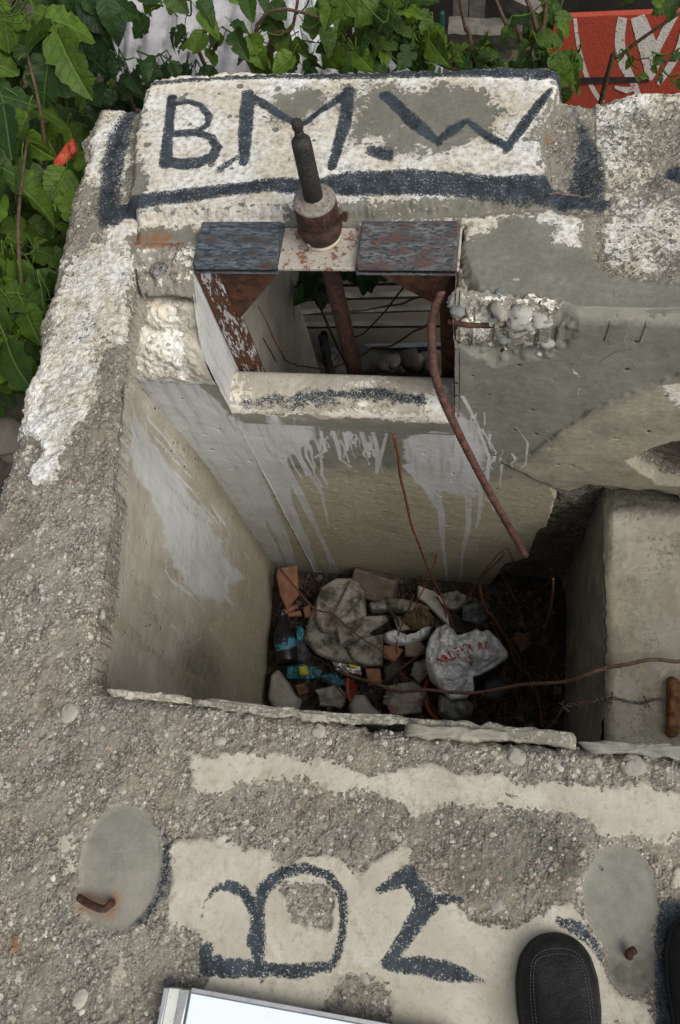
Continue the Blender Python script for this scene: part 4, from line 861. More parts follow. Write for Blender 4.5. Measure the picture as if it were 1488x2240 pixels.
mb = MB(); rbox(mb, (-.122, 1.190, -.62), (-.086, 1.196, -.013), .002); rbox(mb, (-.092, 1.1965, -.62), (-.086, 1.235, -.013), .002); mb.build('leg', RUST, fr, False)

# column
CY = 1.262; cb = Z(703, 540, 0.0); CXp = -.385
def col_x(z): return -.392+.012*z
tc = thing('steering_column', (CXp, CY, -.6), 'upright rusty steering column with a flanged collar, rising through the steel frame', 'steering column')
CX0 = Z(703, 536, 0.0)[0]; TPz = YY(648, 262, CY); ZT = TPz[2]; AX = np.array([TPz[0]-CX0, 0, ZT]); AX /= np.linalg.norm(AX); LT_ = ZT-.045
mb = MB(); tube(mb, [YY(782, 835, CY), (CX0, CY, -.02)], .0225, n=28, k=10); mb.build('lower_tube', SHAFT, tc)
bs = np.array([CX0, CY, 0.]); K_ = 1.10
mb = MB(); lathe(mb, bs, [(.001, .100), (.0215, .100), (.0212, .18), (.0205, LT_-.012), (.0195, LT_-.004), (.014, LT_), (.012, LT_+.001), (.012, LT_+.006), (.001, LT_+.006)], 32, AX); mb.build('upper_tube', BLKTUBE, tc)
mb = MB(); lathe(mb, bs, [(.0095, LT_+.004), (.0098, LT_+.016), (.0078, LT_+.019), (.0078, LT_+.022), (.0115, LT_+.026), (.0115, LT_+.037), (.009, LT_+.043), (.001, LT_+.045)], 14, AX); mb.build('tip', BLKTUBE, tc, False)
CT = rust_mat('worn_steel_ring', (.22, .20, .17), .60, rust=(.12, .055, .028), paint2=(.12, .105, .085))
mb = MB(); lathe(mb, bs, [(r_*K_, h_*1.12) for r_, h_ in [(.030, .006), (.036, .008), (.042, .014), (.0455, .026), (.047, .036), (.045, .044), (.041, .048), (.040, .054), (.043, .060), (.044, .066), (.044, .094), (.042, .099)]], 48, AX); mb.build('collar', SHAFT, tc)
mb = MB(); lathe(mb, bs, [(r_*K_, h_*1.12) for r_, h_ in [(.0425, .0985), (.0435, .1015), (.0425, .1045), (.031, .106), (.0255, .1055), (.0205, .112), (.0192, .113)]], 48, AX); mb.build('collar_ring', CT, tc)
mb = MB(); lathe(mb, bs, [(.030, .0005), (.043, .001), (.044, .005), (.041, .009), (.034, .010)], 48); mb.build('flange', simple('cream_sealant', (.40, .34, .24), (.50, .45, .35), 40), tc)
mb = MB(); lathe(mb, bs+(.043, -.008, .075), [(.0055, 0), (.0055, .018), (.001, .018)], 12, (1, -.15, .1)); lathe(mb, bs+(.060, -.011, .077), [(.001, 0), (.0115, 0), (.0115, .009), (.001, .009)], 6, (1, -.15, .1)); mb.build('set_bolt', RUST, tc, False)
mb = MB(); lathe(mb, bs+(-.022, -.046, .024), [(.006, 0), (.006, .003), (.001, .0045)], 10, (-.4, -.9, .1)); mb.build('rivet', CT, tc)

# bars
def bar(name, pts, r, label, cat, mat, k=8, wob=.03, group=None, n=12, r1=None):
    mb = MB(); tube(mb, pts, r, r1, n=n, k=k, wob=0)
    if name == 'bent_bar':
        Q_ = smoothpts(pts, 14); mb = MB(); tube(mb, Q_, r*.93, n=n, k=2, wob=.03)
        T_ = np.gradient(Q_, axis=0)
        for i_ in range(2, len(Q_)-2):
            t_ = T_[i_]/np.linalg.norm(T_[i_]); lathe(mb, Q_[i_]-t_*.0016, [(r*.9, 0), (r*1.03, .0009), (r*1.03, .0023), (r*.9, .0032)], 12, t_+rng.normal(0, .12, 3))
    o = mb.build(name, mat); tag(o, label, cat, group); return o
bar('bent_bar', [YY(966, 640, 1.13), YY(948, 690, 1.09), YY(944, 740, 1.06), YY(950, 810, 1.025), YY(968, 870, 1.0), YY(1000, 940, .97), YY(1048, 1035, .93), YY(1095, 1120, .88), YY(1150, 1216, .82)], .0105,
    'long bent rusty reinforcing bar hanging from the window corner into the pit', 'rusty bar', REBAR)
q = YY(1000, 716, YB)
bar('embedded_bar', [q+(-.02, .012, .004), q+(.02, .004, .004), YY(1070, 712, YB+.01), YY(1122, 711, YB+.012), YY(1132, 718, YB+.03)], .006, 'short rusty reinforcing bar exposed in the broken concrete right of the window', 'rusty bar', RUST)
bar('iron_hook', [Z(246, 1978, -.02), Z(243, 1976, .006), Z(228, 1988, .013), Z(205, 1982, .014), Z(186, 1972, .010), Z(176, 1966, .004), Z(174, 1964, -.02)], .0062, 'small rusty iron loop set in the round grey cement patch', 'iron loop', RUST, wob=.05)
o = bar('iron_stub', [Z(1378, 2095, -.01), Z(1376, 2086, .008), Z(1388, 2078, .016)], .006, 'stub of rusty iron in a hole beside the toe of the black shoe', 'iron stub', RUST)

# ================================================================== TWIGS
TG = 'bare dry twigs in the pit'
def twig(pts, r, label, red=0, side=3, grp=None, r1=None, mat=TWIG, name='dry_twig', cat='twig'):
    mb = MB(); c = (1, 1, 1, 1) if not red else ((.9, .52, .32, 1) if red == 1 else (.78, .56, .46, 1) if red == 2 else (.4, .36, .34, 1))
    r *= .68; r1 = r1*.68 if r1 else None
    C_ = np.asarray(pts, float); C_ = smoothpts(C_, 2); C_[1:-1] += rng.normal(0, min(.006, r*1.2), C_[1:-1].shape); P = smoothpts(C_, 5)
    tube(mb, P, r, r1 or r*.45, n=7, k=1, c=c, wob=0)
    for i in range(3, len(P)-2, 4):
        d = P[i+1]-P[i]; d /= np.linalg.norm(d); u, v = frame_t(d); w = u*random.uniform(-1, 1)+v*random.uniform(-1, 1); w /= np.linalg.norm(w)+1e-6
        tube(mb, [P[i], P[i]+w*r*1.7+d*r*1.4], r*.55, r*.2, n=5, k=1, c=c)
    o = mb.build(name, mat); tag(o, label, cat, grp); return o
pz = lambda px, py, z: Z(px, py, z)
twig([pz(740, 1468, -1.78), pz(820, 1500, -1.66), pz(930, 1513, -1.5), pz(1040, 1513, -1.35), pz(1140, 1500, -1.2), pz(1240, 1482, -1.0), pz(1330, 1470, -.90), pz(1420, 1452, -.86), pz(1540, 1425, -.84)], .0095, 'long thick bare branch lying across the pit from rubbish to the right ledge', grp=None, r1=.008, name='bare_branch', cat='branch')
twig([YY(862, 952, 1.03), YY(878, 1050, 1.0), YY(890, 1120, .99), YY(915, 1190, .97), pz(945, 1260, -1.6), pz(972, 1320, -1.72), pz(985, 1385, -1.84)], .0075, 'tall orange brown twig leaning up the far wall', 1, r1=.004)
twig([pz(1106, 1200, -1.25), pz(1090, 1228, -1.35), pz(1050, 1268, -1.55), pz(1020, 1310, -1.7), pz(992, 1350, -1.83)], .006, 'short forked twig rising to the right above the plastic bag', 2)
twig([pz(1210, 1266, -1.05), pz(1208, 1310, -1.2), pz(1194, 1372, -1.4), pz(1178, 1420, -1.6), pz(1160, 1485, -1.82)], .006, 'upright thin twig against the dark corner beside the ledge', 2)
twig([pz(1050, 1278, -1.7), pz(1068, 1335, -1.75), pz(1095, 1375, -1.76), pz(1118, 1430, -1.78), pz(1150, 1475, -1.76), pz(1175, 1520, -1.7), pz(1186, 1590, -1.6)], .0105, 'thick crooked brown branch right of the plastic bag', 2, name='bare_branch', cat='branch')
twig([pz(614, 1246, -1.65), pz(690, 1322, -1.62), pz(760, 1372, -1.63), pz(830, 1425, -1.66), pz(880, 1475, -1.75), pz(935, 1515, -1.83)], .0065, 'straight reddish twig lying diagonally over the dirty cloth', 2)
twig([pz(955, 1212, -1.5), pz(938, 1262, -1.6), pz(915, 1310, -1.7), pz(900, 1385, -1.83)], .0055, 'thin orange twig standing between cloth and bag', 1)
twig([pz(905, 1300, -1.74), pz(880, 1375, -1.75), pz(868, 1430, -1.78), pz(880, 1496, -1.82)], .005, 'thin twig curving down right of the dirty cloth', 1)
twig([pz(935, 1425, -1.75), pz(880, 1460, -1.77), pz(830, 1495, -1.8)], .006, 'short twig crossing below the dirty cloth', 2)
twig([pz(1105, 1200, -1.3), pz(1020, 1310, -1.6)][::-1]+[pz(1130, 1270, -1.6)], .004, 'fine twig tip by the dark plaster break', 3)
twig([pz(955, 1305, -1.7), pz(985, 1350, -1.76), pz(1012, 1385, -1.8), pz(1050, 1410, -1.84)], .0065, 'forked twig behind the top of the plastic bag', 2)
twig([pz(1085, 1505, -1.72), pz(1040, 1540, -1.78), pz(1090, 1590, -1.8)], .005, 'bent twig in the dark below the long branch', 2)
twig([pz(1102, 1455, -1.72), pz(1096, 1520, -1.76), pz(1088, 1590, -1.8)], .005, 'thin upright twig between bag and thick crooked branch', 2)
twig([pz(1140, 1470, -1.68), pz(1100, 1520, -1.75), pz(1045, 1585, -1.82)], .006, 'slanting twig below the crooked branch', 3)
twig([pz(1060, 1528, -1.78), pz(1080, 1560, -1.8), pz(1110, 1600, -1.82)], .0045, 'fine twig near the rim in the dark corner', 3)
twig([pz(1205, 1275, -1.5), pz(1180, 1290, -1.6), pz(1120, 1310, -1.7), pz(1060, 1345, -1.8)], .005, 'dark twig lying towards the corner', 3)
for pl, r_, rd, lb in (
    ([(1000, 1395), (1040, 1350), (1085, 1330), (1150, 1322)], .006, 3, 'dark twig running from the bag top towards the right corner'),
    ([(1075, 1360), (1110, 1400), (1135, 1455), (1128, 1510)], .007, 2, 'brown twig lying close beside the thick crooked branch'),
    ([(1010, 1310), (1060, 1350), (1120, 1372), (1180, 1368)], .0055, 3, 'dark thin twig crossing the right corner of the pit'),
    ([(850, 1335), (878, 1368), (900, 1400), (925, 1412)], .0075, 3, 'short dark stick between the cloth and the straw clump'),
    ([(915, 1250), (935, 1300), (958, 1345), (1000, 1392)], .006, 2, 'reddish twig leaning from the far wall to the top of the bag'),
    ([(1060, 1440), (1100, 1480), (1130, 1530), (1135, 1580)], .005, 2, 'thin twig hanging down right of the printed bag'),
    ([(700, 1480), (760, 1520), (800, 1545)], .006, 3, 'dark twig lying in the dirt near the left end of the long branch'),
    ([(1000, 1545), (1060, 1525), (1110, 1530), (1150, 1545)], .005, 2, 'thin level twig below the long branch')):
    twig([pz(a_, b_, -1.80+.05*math.sin(i_*1.7+a_)) for i_, (a_, b_) in enumerate(pl)], r_, lb, rd)
twig([YY(1010, 640, 1.30), YY(975, 660, 1.34), YY(930, 708, 1.38), YY(880, 742, 1.42), YY(820, 765, 1.46), YY(770, 790, 1.5), YY(700, 806, 1.5), YY(650, 800, 1.45), YY(618, 776, 1.36), YY(600, 740, 1.28), YY(565, 670, 1.20)], .0062, 'long curved brown vine hanging across the window opening', 2, name='vine_stem', cat='vine')
twig([YY(1000, 618, 1.5), YY(900, 655, 1.6), YY(860, 665, 1.65), YY(790, 675, 1.75), YY(660, 690, 1.8)], .0065, 'nearly level brown vine stem high in the window opening', 2, name='vine_stem', cat='vine')
twig([YY(890, 620, 1.55), YY(868, 652, 1.6), YY(815, 705, 1.65), YY(770, 745, 1.7), YY(730, 790, 1.75)], .0055, 'straight vine stem slanting down to the left behind the column', 3, name='vine_stem', cat='vine')
twig([Z(1200, 425, .035), Z(1235, 425, .03), Z(1262, 432, .012), Z(1285, 432, .012), Z(1300, 420, .015)], .0026, 'little dry twig lying on the painted slab right of the letters', 0)
# barbed wire
wp = [pz(1190, 1600, -1.25), pz(1215, 1575, -1.05), pz(1234, 1546, -.90), pz(1290, 1536, -.915), pz(1330, 1526, -.925), pz(1400, 1538, -.925), pz(1440, 1530, -.92), pz(1560, 1532, -.92)]
WP = smoothpts(wp, 14); mb = MB(); T = np.gradient(WP, axis=0)
for ph in (0, math.pi):
    q = []
    for i, p in enumerate(WP):
        u, v = frame_t(T[i]); a = i*.9+ph; q.append(p+.0035*(math.cos(a)*u+math.sin(a)*v))
    tube(mb, q, .0016, n=6, k=1)
for i in (28, 36, 58, 76, 92):
    p = WP[i]; u, v = frame_t(T[i])
    for s in (1, -1): tube(mb, [p-u*.018*s-v*.006, p+u*.002, p+u*.016*s+v*.010*s], .0016, n=5, k=2)
tag(mb.build('barbed_wire', rust_mat('galvanised_wire', (.24, .25, .26), .45, rust=(.10, .06, .04))), 'twisted strand of barbed wire trailing over the right ledge', 'barbed wire')
# rotten stick on the ledge
p = [Z(*q, ZL+.004) for q in ((1458, 1484), (1470, 1478), (1488, 1488), (1486, 1560), (1484, 1610), (1468, 1616), (1455, 1606), (1457, 1550))]
o, _ = lump('rotten_stick', p, .030, ROTWOOD, top=lambda x, y, s: .006*fbm(x*6, y, 20, 3, 3), bottom=0, n=90, rnd=1, K=10, prof=.2); tag(o, 'short rotten orange brown wooden stick on the right ledge', 'stick')
mb = MB()
# ================================================================== RUBBISH
def H_(c): return ZF+.02
def item(name, pts, z, th, mat, label, cat, top=None, prof=.35, rnd=2, K=22, n=110, group=None, bottom=0, jag=0, tilt=None, parent=None):
    P = np.array([Z(px, py, z) for px, py in pts])
    if tilt is not None:
        c = P.mean(0); P[:, 2] += (P[:, 0]-c[0])*tilt[0]+(P[:, 1]-c[1])*tilt[1]
    o, inf = lump(name, P, th, mat, parent, top=top, bottom=bottom, n=n, K=K, rnd=rnd, prof=prof, jag=jag)
    if label: tag(o, label, cat, group)
    return o
def folds(a, sc, am, seed, f2=3):
    ca, sa = math.cos(a), math.sin(a)
    def f(x, y, s):
        u = x*ca+y*sa; w = -x*sa+y*ca; n = fbm(x, y, 7, 3, seed)
        return am*(1-2*np.abs(fbm(u+.10*n, w*.3, sc, 3, seed+2))*2.4)+am*.5*fbm(x, y, sc*2.2, 3, seed+5)
    return f
def crumple(am, sc, seed):
    def f(x, y, s):
        x = x+.025*fbm(x, y, 9, 3, seed+11); y = y+.025*fbm(x, y, 9, 3, seed+13)
        d1, _ = worley(x+.02*fbm(x, y, 12, 2, seed), y, sc, seed); d2, _ = worley(x, y, sc*2.3, seed+3)
        return am*(.7*d1+.40*d2-.4)+am*.7*fbm(x, y, sc*.6, 3, seed)-am*.5*np.abs(fbm(x, y, sc*2.5, 3, seed+4))*2
    return f
ZR = -1.80
def drapef(x, y, s):
    wx = x+.05*fbm(x, y, 6, 3, 61); wy = y+.05*fbm(x, y, 6, 3, 67); u = wx*.8+wy*.6; v = wx*.6-wy*.8
    a = np.abs(np.sin(u*34+1.8*np.sin(v*9)))**.6; b_ = np.abs(np.sin(v*26+2.2*np.sin(u*7)+1))**.6; k = sm(fbm(x, y, 4, 2, 71), -.08, .08)
    return -.05+.055*(a*k+b_*(1-k))+.012*np.abs(fbm(x, y, 40, 3, 73))+.003*fbm(x, y, 160, 3, 79)+.05*fbm(x, y, 5, 2, 83)
KN = Z(1038, 1472, -1.65)
def creases(x, y, s):
    dx, dy = x-KN[0], y-KN[1]; rr = np.hypot(dx, dy); an = np.arctan2(dy, dx)
    rad = (1-2*np.abs(np.sin(an*6.5+2.2*fbm(x, y, 7, 3, 121)*3)))*.016*np.exp(-rr/.16)*sm(rr, .0, .03)-.055*np.exp(-(rr/.05)**2)
    return rad+creases0(x, y, s)
def creases0(x, y, s):
    wx = x+.03*fbm(x, y, 12, 3, 91); wy = y+.03*fbm(x, y, 12, 3, 97)
    return -.03+.05*fbm(x, y, 7, 2, 101)*2-.06*np.abs(fbm(wx, wy, 15, 2, 103))-.045*np.abs(fbm(wx, wy, 32, 2, 107))-.03*np.abs(fbm(wx, wy, 65, 2, 109))+.02

WEAVE = NB('dirty_terry_cloth'); _b = WEAVE; _n = _b.noise(14, 7, .7); _w = _b.noise(260, 3, .7); _c = _b.mix(_b.map(_n, .36, .60), (.060, .054, .038), (.36, .335, .28)); _c = _b.mix(_b.map(_w, .50, .66, 0, .6), _c, (.04, .036, .026)); _c = _b.mix(_b.map(_b.noise(9, 3, .5), .62, .66, 0, .55), _c, (.22, .07, .055))
WEAVE = _b.done(_c, .95, _b.bump(_w, .004, .9, _b.bump(_n, .006, .6)))
def flapf(dx, dy, am, curl, seed):
    def f(x, y, s):
        g = 1 if False else 0
        u = x*dx+y*dy; v = -x*dy+y*dx; n1 = fbm(x, y, 6, 3, seed)
        w = np.sin((v+.05*n1)*52+3*n1)*np.clip(.5+2*fbm(u, v, 5, 2, seed+1), 0, 1)
        return am*w+.035*fbm(x, y, 6, 3, seed+2)+.006*fbm(x, y, 50, 3, seed+3)+curl*sm(s, .78, .97)
    return f
ct = thing('dirty_cloth', Z(750, 1370, ZR), 'large dirty beige cloth heaped in folds in the middle of the rubbish', 'cloth')
for nm, pl, z_, th_, fl in (
    ('fold', [(662, 1398), (680, 1340), (700, 1300), (730, 1330), (770, 1370), (838, 1400), (838, 1450), (790, 1462), (735, 1450), (692, 1432)], ZR, .035, flapf(.8, .5, .006, .012, 3)),
    ('fold', [(690, 1318), (700, 1288), (735, 1266), (772, 1266), (798, 1295), (802, 1345), (790, 1372), (745, 1390), (705, 1385), (690, 1360)], ZR+.045, .045, flapf(.3, .95, .008, .008, 13)),
    ('fold', [(735, 1375), (790, 1350), (845, 1348), (850, 1358), (812, 1382), (780, 1402), (742, 1412)], ZR+.075, .03, flapf(.8, .6, .004, .010, 23)),
    ('fold', [(745, 1318), (770, 1268), (785, 1275), (792, 1310), (770, 1335), (735, 1368), (715, 1372)], ZR+.095, .02, flapf(.4, .9, .004, .008, 33)),
    ('fold', [(757, 1415), (795, 1395), (838, 1388), (838, 1458), (800, 1456), (770, 1446)], ZR+.045, .022, flapf(.95, -.2, .006, .006, 43))):
    item(nm, pl, z_, th_, WEAVE, None, None, fl, .22, K=60, n=220, parent=ct, rnd=3, bottom=-.03)
for o in [o for o in COL.objects if o.parent == ct]: pass
# concrete and brick pieces
mb = MB(); c = Z(820, 1280, -1.80); M = Matrix.Translation(Vector(c))@Matrix.Rotation(math.radians(-14), 4, 'Z')@Matrix.Rotation(math.radians(34), 4, 'X'); rbox(mb, (-.095, -.06, -.05), (.095, .06, .05), .008, M, jit=.0015)
tag(mb.build('brown_block', simple('brown_block_face', (.10, .075, .055), (.17, .13, .10), 20), None, False), 'brown square block tilted against the far wall above the cloth', 'block')
item('tile_fragment', [(606, 1262), (612, 1249), (655, 1244), (652, 1300), (622, 1328), (610, 1300)], -1.72, .016, TERRA, 'tall curved terracotta tile fragment propped in the left corner', 'tile fragment', prof=.1, rnd=1, tilt=(0, .55), bottom=-.01)
TGp = 'broken terracotta tile pieces'
item('tile_fragment', [(618, 1335), (650, 1322), (655, 1330), (625, 1345)], ZR+.01, .014, TERRA, 'thin terracotta sliver just below the tall tile fragment', 'tile fragment', prof=.12, rnd=0)
item('tile_fragment', [(628, 1342), (658, 1336), (662, 1348), (632, 1350)], ZR+.01, .014, TERRA, 'flat terracotta chip above the dark bottle', 'tile fragment', prof=.12, rnd=0)
item('tile_fragment', [(662, 1330), (680, 1322), (684, 1350), (668, 1353)], ZR+.01, .018, TERRA, 'small terracotta chip tucked against the cloth edge', 'tile fragment', prof=.12, rnd=0)
item('tile_fragment', [(668, 1372), (684, 1358), (688, 1368), (676, 1380)], ZR, .016, TERRA, 'narrow terracotta splinter left of the cloth', 'tile fragment', prof=.12, rnd=0)
item('tile_fragment', [(838, 1412), (868, 1414), (884, 1422), (864, 1450), (838, 1440)], ZR+.01, .018, TERRA, 'dull red tile piece right of the cloth', 'tile fragment', prof=.12, rnd=0)
item('tile_fragment', [(884, 1412), (916, 1398), (935, 1420), (912, 1440), (886, 1436)], ZR, .018, SUBST, 'brown clay piece between cloth and plastic bag', 'tile fragment', prof=.12, rnd=0)
item('tile_fragment', [(798, 1462), (832, 1462), (836, 1492), (806, 1500)], ZR, .016, TERRA, 'dark red square tile piece below the cloth', 'tile fragment', prof=.12, rnd=0)
# bottle
bt = thing('glass_bottle', Z(625, 1450, -1.80), 'dark brown glass bottle lying at the foot of the left wall', 'bottle')
b0 = Z(629, 1452, -1.79); b1 = Z(617, 1337, -1.79); ax = (b1-b0); L = np.linalg.norm(ax)
mb = MB(); R0 = .046; lathe(mb, b0, [(.001, .004), (R0*.6, .0), (R0*.95, .004), (R0, .014), (R0, L*.50), (R0*.96, L*.56), (R0*.75, L*.66), (R0*.45, L*.76), (R0*.34, L*.86), (R0*.31, L*.97), (R0*.37, L*.975), (R0*.37, L), (R0*.25, L), (.001, L*.99)], 32, ax); mb.build('glass', GLASSB, bt)
mb = MB(); lathe(mb, b0+ax/L*L*.22, [(R0+.0008, 0), (R0+.0012, .002), (R0+.0012, L*.22), (R0+.0008, L*.225)], 32, ax)
lb = NB('torn_blue_label'); nz = lb.noise(25, 4, .6); mb.build('label', lb.done(lb.mix(lb.map(nz, .5, .56), (.015, .014, .018), (.05, .22, .30)), .5), bt)
# wrappers
def wrapper(pts, z, mat, label, spots=(), seed=3, th=.02):
    o = item('snack_wrapper', pts, z, th, mat, label, 'wrapper', crumple(.022, 22, seed), .3, rnd=0, K=18, n=90)
    return o
wrapper([(627, 1458), (665, 1452), (705, 1465), (702, 1484), (668, 1487), (626, 1484)], -1.80, CYAN, 'crumpled cyan wrapper with a yellow print below the bottle', seed=5)
o = item('yellow_patch', [(652, 1458), (672, 1456), (676, 1476), (656, 1478)], -1.768, .012, YEL, 'yellow folded scrap on the cyan wrapper', 'wrapper', crumple(.01, 40, 2), .3, K=10, n=40)
o.name = 'yellow_scrap'
wrapper([(702, 1478), (735, 1470), (745, 1485), (775, 1490), (758, 1503), (720, 1500), (705, 1490)], -1.80, CYAN, 'cyan wrapper half hidden under the long branch', seed=9)
wrapper([(647, 1372), (660, 1368), (668, 1380), (664, 1400), (650, 1405)], -1.80, CYAN, 'small cyan scrap right of the bottle neck', seed=12)
wrapper([(725, 1447), (755, 1452), (790, 1458), (792, 1478), (765, 1476), (735, 1468)], -1.765, FOILM, 'silver foil wrapper in front of the cloth', seed=15)
o = item('yellow_scrap', [(762, 1452), (780, 1455), (782, 1462), (766, 1462)], -1.735, .006, YEL, 'small yellow scrap on the silver foil', 'wrapper', None, .3, K=8, n=30)
# plastic bag with red print
zb = -1.70
bag = item('plastic_bag', [(940, 1395), (955, 1375), (975, 1366), (992, 1378), (1000, 1392), (1028, 1384), (1042, 1377), (1055, 1384), (1068, 1378), (1090, 1398), (1112, 1428), (1112, 1440), (1080, 1462), (1050, 1478), (1035, 1480), (1038, 1510), (1020, 1528), (985, 1532), (965, 1510), (942, 1490), (930, 1452), (932, 1420)], zb, .11, WHT, 'crumpled translucent white plastic bag with red letters, right of the cloth', 'plastic bag', creases, .45, K=70, n=260)
def bag_h(x, y):
    me = bag.data; co = np.zeros(len(me.vertices)*3, np.float32); me.vertices.foreach_get('co', co); co = co.reshape(-1, 3); co = co[:len(co)//2]
    d = (co[:, 0]-x)**2+(co[:, 1]-y)**2; i = np.argsort(d)[:6]; return co[i, 2].max()
REDI = simple('red_print', (.42, .02, .02), (.50, .035, .03), 60, .5, .2)
FONT_M = REDI
def letter(ch, px, py, ang, size):
    cu = bpy.data.curves.new('letter', 'FONT'); cu.body = ch; cu.size = size; cu.align_x = 'CENTER'; cu.align_y = 'CENTER'; cu.offset = size*.03
    o = bpy.data.objects.new('letter', cu); COL.objects.link(o); dg = bpy.context.evaluated_depsgraph_get(); me = bpy.data.meshes.new_from_object(o.evaluated_get(dg))
    bpy.data.objects.remove(o); c = Z(px, py, zb+.10); ca, sa = math.cos(ang), math.sin(ang); V = []
    for v in me.vertices:
        vx = v.co.x*.62; X = c[0]+vx*ca-v.co.y*sa; Y = c[1]+vx*sa+v.co.y*ca; V.append((X, Y, bag_h(X, Y)+.003))
    Fs = [tuple(p.vertices) for p in me.polygons]; return V, Fs
V = []; Fs = []
for i, ch in enumerate('ARLEVM RT'):
    if ch == ' ': continue
    px = 964+i*12.5; py = 1444-34*math.sin(min(i, 8)/8*1.5); v, f = letter(ch, px, py, math.radians(52-6*i), .050 if i < 6 else .040)
    k = len(V); V += v; Fs += [tuple(a+k for a in q) for q in f]
for (px, py, r) in ((990, 1442, .012), (1030, 1440, .022), (1018, 1438, .010)):
    for a in range(5):
        k = len(V); a0 = a*1.26+random.random(); rr = r*random.uniform(.6, 1); c = Z(px, py, zb+.10)
        for b in range(6):
            t = a0+b/6*.9; rad = rr*(.55+.45*math.sin(b)); V.append((c[0]+rad*math.cos(t), c[1]+rad*math.sin(t), bag_h(c[0]+rad*math.cos(t), c[1]+rad*math.sin(t))+.003))
        for b in range(5):
            V.append((c[0]+rr*.25*math.cos(a0+b*.2), c[1]+rr*.25*math.sin(a0+b*.2), bag_h(c[0], c[1])+.004))
        Fs += [(k+b, k+b+1, k+6+min(b, 4)) for b in range(5)]
me = bpy.data.meshes.new('red_print'); me.from_pydata([tuple(v) for v in V], [], Fs); me.materials.append(REDI); me.update()
pr = bpy.data.objects.new('red_print', me); COL.objects.link(pr); pr.parent = bag
item('plastic_bag', [(960, 1520), (985, 1532), (1020, 1530), (1038, 1545), (1030, 1570), (990, 1580), (958, 1565)], -1.80, .07, simple('grey_bag_film', (.16, .16, .15), (.26, .26, .24), 18, .5), 'greyish plastic bag partly under the near rim, below the printed one', 'plastic bag', folds(0, 22, .03, 4), .5, K=30)
# pots
def pot(px, py, r, z, label, a0, a1):
    mb = MB(); c = Z(px, py, z); pr = [(r*.8, -.10), (r*.95, -.03), (r*1.0, .0), (r*1.06, .004), (r*1.06, .022), (r*.98, .026), (r*.93, .018), (r*.9, -.02), (r*.76, -.09)]
    m = len(pr); n = 40; V = []
    for i, (q, h) in enumerate(pr):
        for j in range(n): a = a0+(a1-a0)*j/(n-1); V.append(c+np.array([q*math.cos(a), q*math.sin(a), h+.006*math.sin(j*1.3+i)*(i > 1)*.3]))
    Fq = [[i*n+j, i*n+j+1, (i+1)*n+j+1, (i+1)*n+j] for i in range(m-1) for j in range(n-1)]; mb.add(np.array(V), np.array(Fq))
    o = mb.build('broken_pot', simple('red_pot', (.14, .03, .015), (.28, .06, .03), 25, .6)); tag(o, label, 'broken pot')
pot(828, 1502, .125, -1.78, 'broken red plastic pot below the cloth, filled with dirt', 3.0, 5.3)
pot(1000, 1520, .13, -1.83, 'broken red pot mostly hidden under the printed bag', 2.7, 4.2)
# rags, paper, plaster scraps behind
item('plaster_board', [(914, 1282), (950, 1296), (968, 1312), (980, 1340), (985, 1372), (960, 1350), (930, 1320), (912, 1308)], -1.78, .02, simple('white_board', (.33, .32, .27), (.45, .43, .37), 20), 'pale flat plaster board behind the plastic bag', 'board scrap', prof=.12, rnd=0, tilt=(.2, .3))
item('torn_sheet', [(800, 1325), (850, 1312), (905, 1318), (940, 1330), (935, 1350), (890, 1345), (850, 1338), (812, 1342)], -1.80, .05, CLOTHM, 'torn grey sheet stretched between cloth and plaster board', 'rag', folds(.2, 16, .035, 31), .5, K=26)
item('torn_sheet', [(836, 1388), (860, 1378), (880, 1400), (930, 1385), (945, 1370), (940, 1395), (900, 1412), (860, 1415), (840, 1405)], -1.80, .04, WHT, 'torn strip of white plastic right of the cloth', 'plastic scrap', folds(.3, 24, .02, 35), .5, K=22)
item('straw_tuft', [(890, 1330), (925, 1322), (950, 1350), (935, 1378), (900, 1380), (880, 1360)], -1.80, .06, simple('dry_straw', (.10, .07, .03), (.22, .16, .08), 60, .9, 1, .01), 'clump of dry brown straw above the white plastic strip', 'straw', folds(.9, 40, .03, 41), .5)
item('plaster_chunk', [(588, 1530), (596, 1478), (612, 1466), (630, 1490), (660, 1530), (650, 1560), (600, 1556)], -1.83, .05, simple('pale_plaster', (.24, .225, .19), (.36, .34, .29), 20), 'pale plaster slab at the foot of the left wall near the rim', 'plaster chunk', None, .2, tilt=(-.2, .1))
item('plaster_chunk', [(762, 1545), (775, 1520), (800, 1520), (815, 1545), (840, 1566), (830, 1585), (770, 1580)], -1.80, .06, simple('pale_plaster_grey', (.22, .21, .18), (.31, .29, .26), 20), 'grey plaster lump by the near rim under the pot', 'plaster chunk', None, .3)
item('dark_shard', [(838, 1462), (852, 1452), (868, 1448), (872, 1475), (845, 1494)], -1.79, .02, DARKM, 'dark flat shard between pot and cloth', 'shard', None, .15, rnd=0)
PAPER = simple('stained_paper', (.12, .11, .09), (.34, .32, .27), 22, .9, .8, .005); DRYL = simple('dry_leaf', (.07, .045, .02), (.16, .11, .055), 40, .85, 1, .004); FILM = simple('dark_film', (.02, .02, .022), (.08, .08, .085), 20, .4, .9, .006)
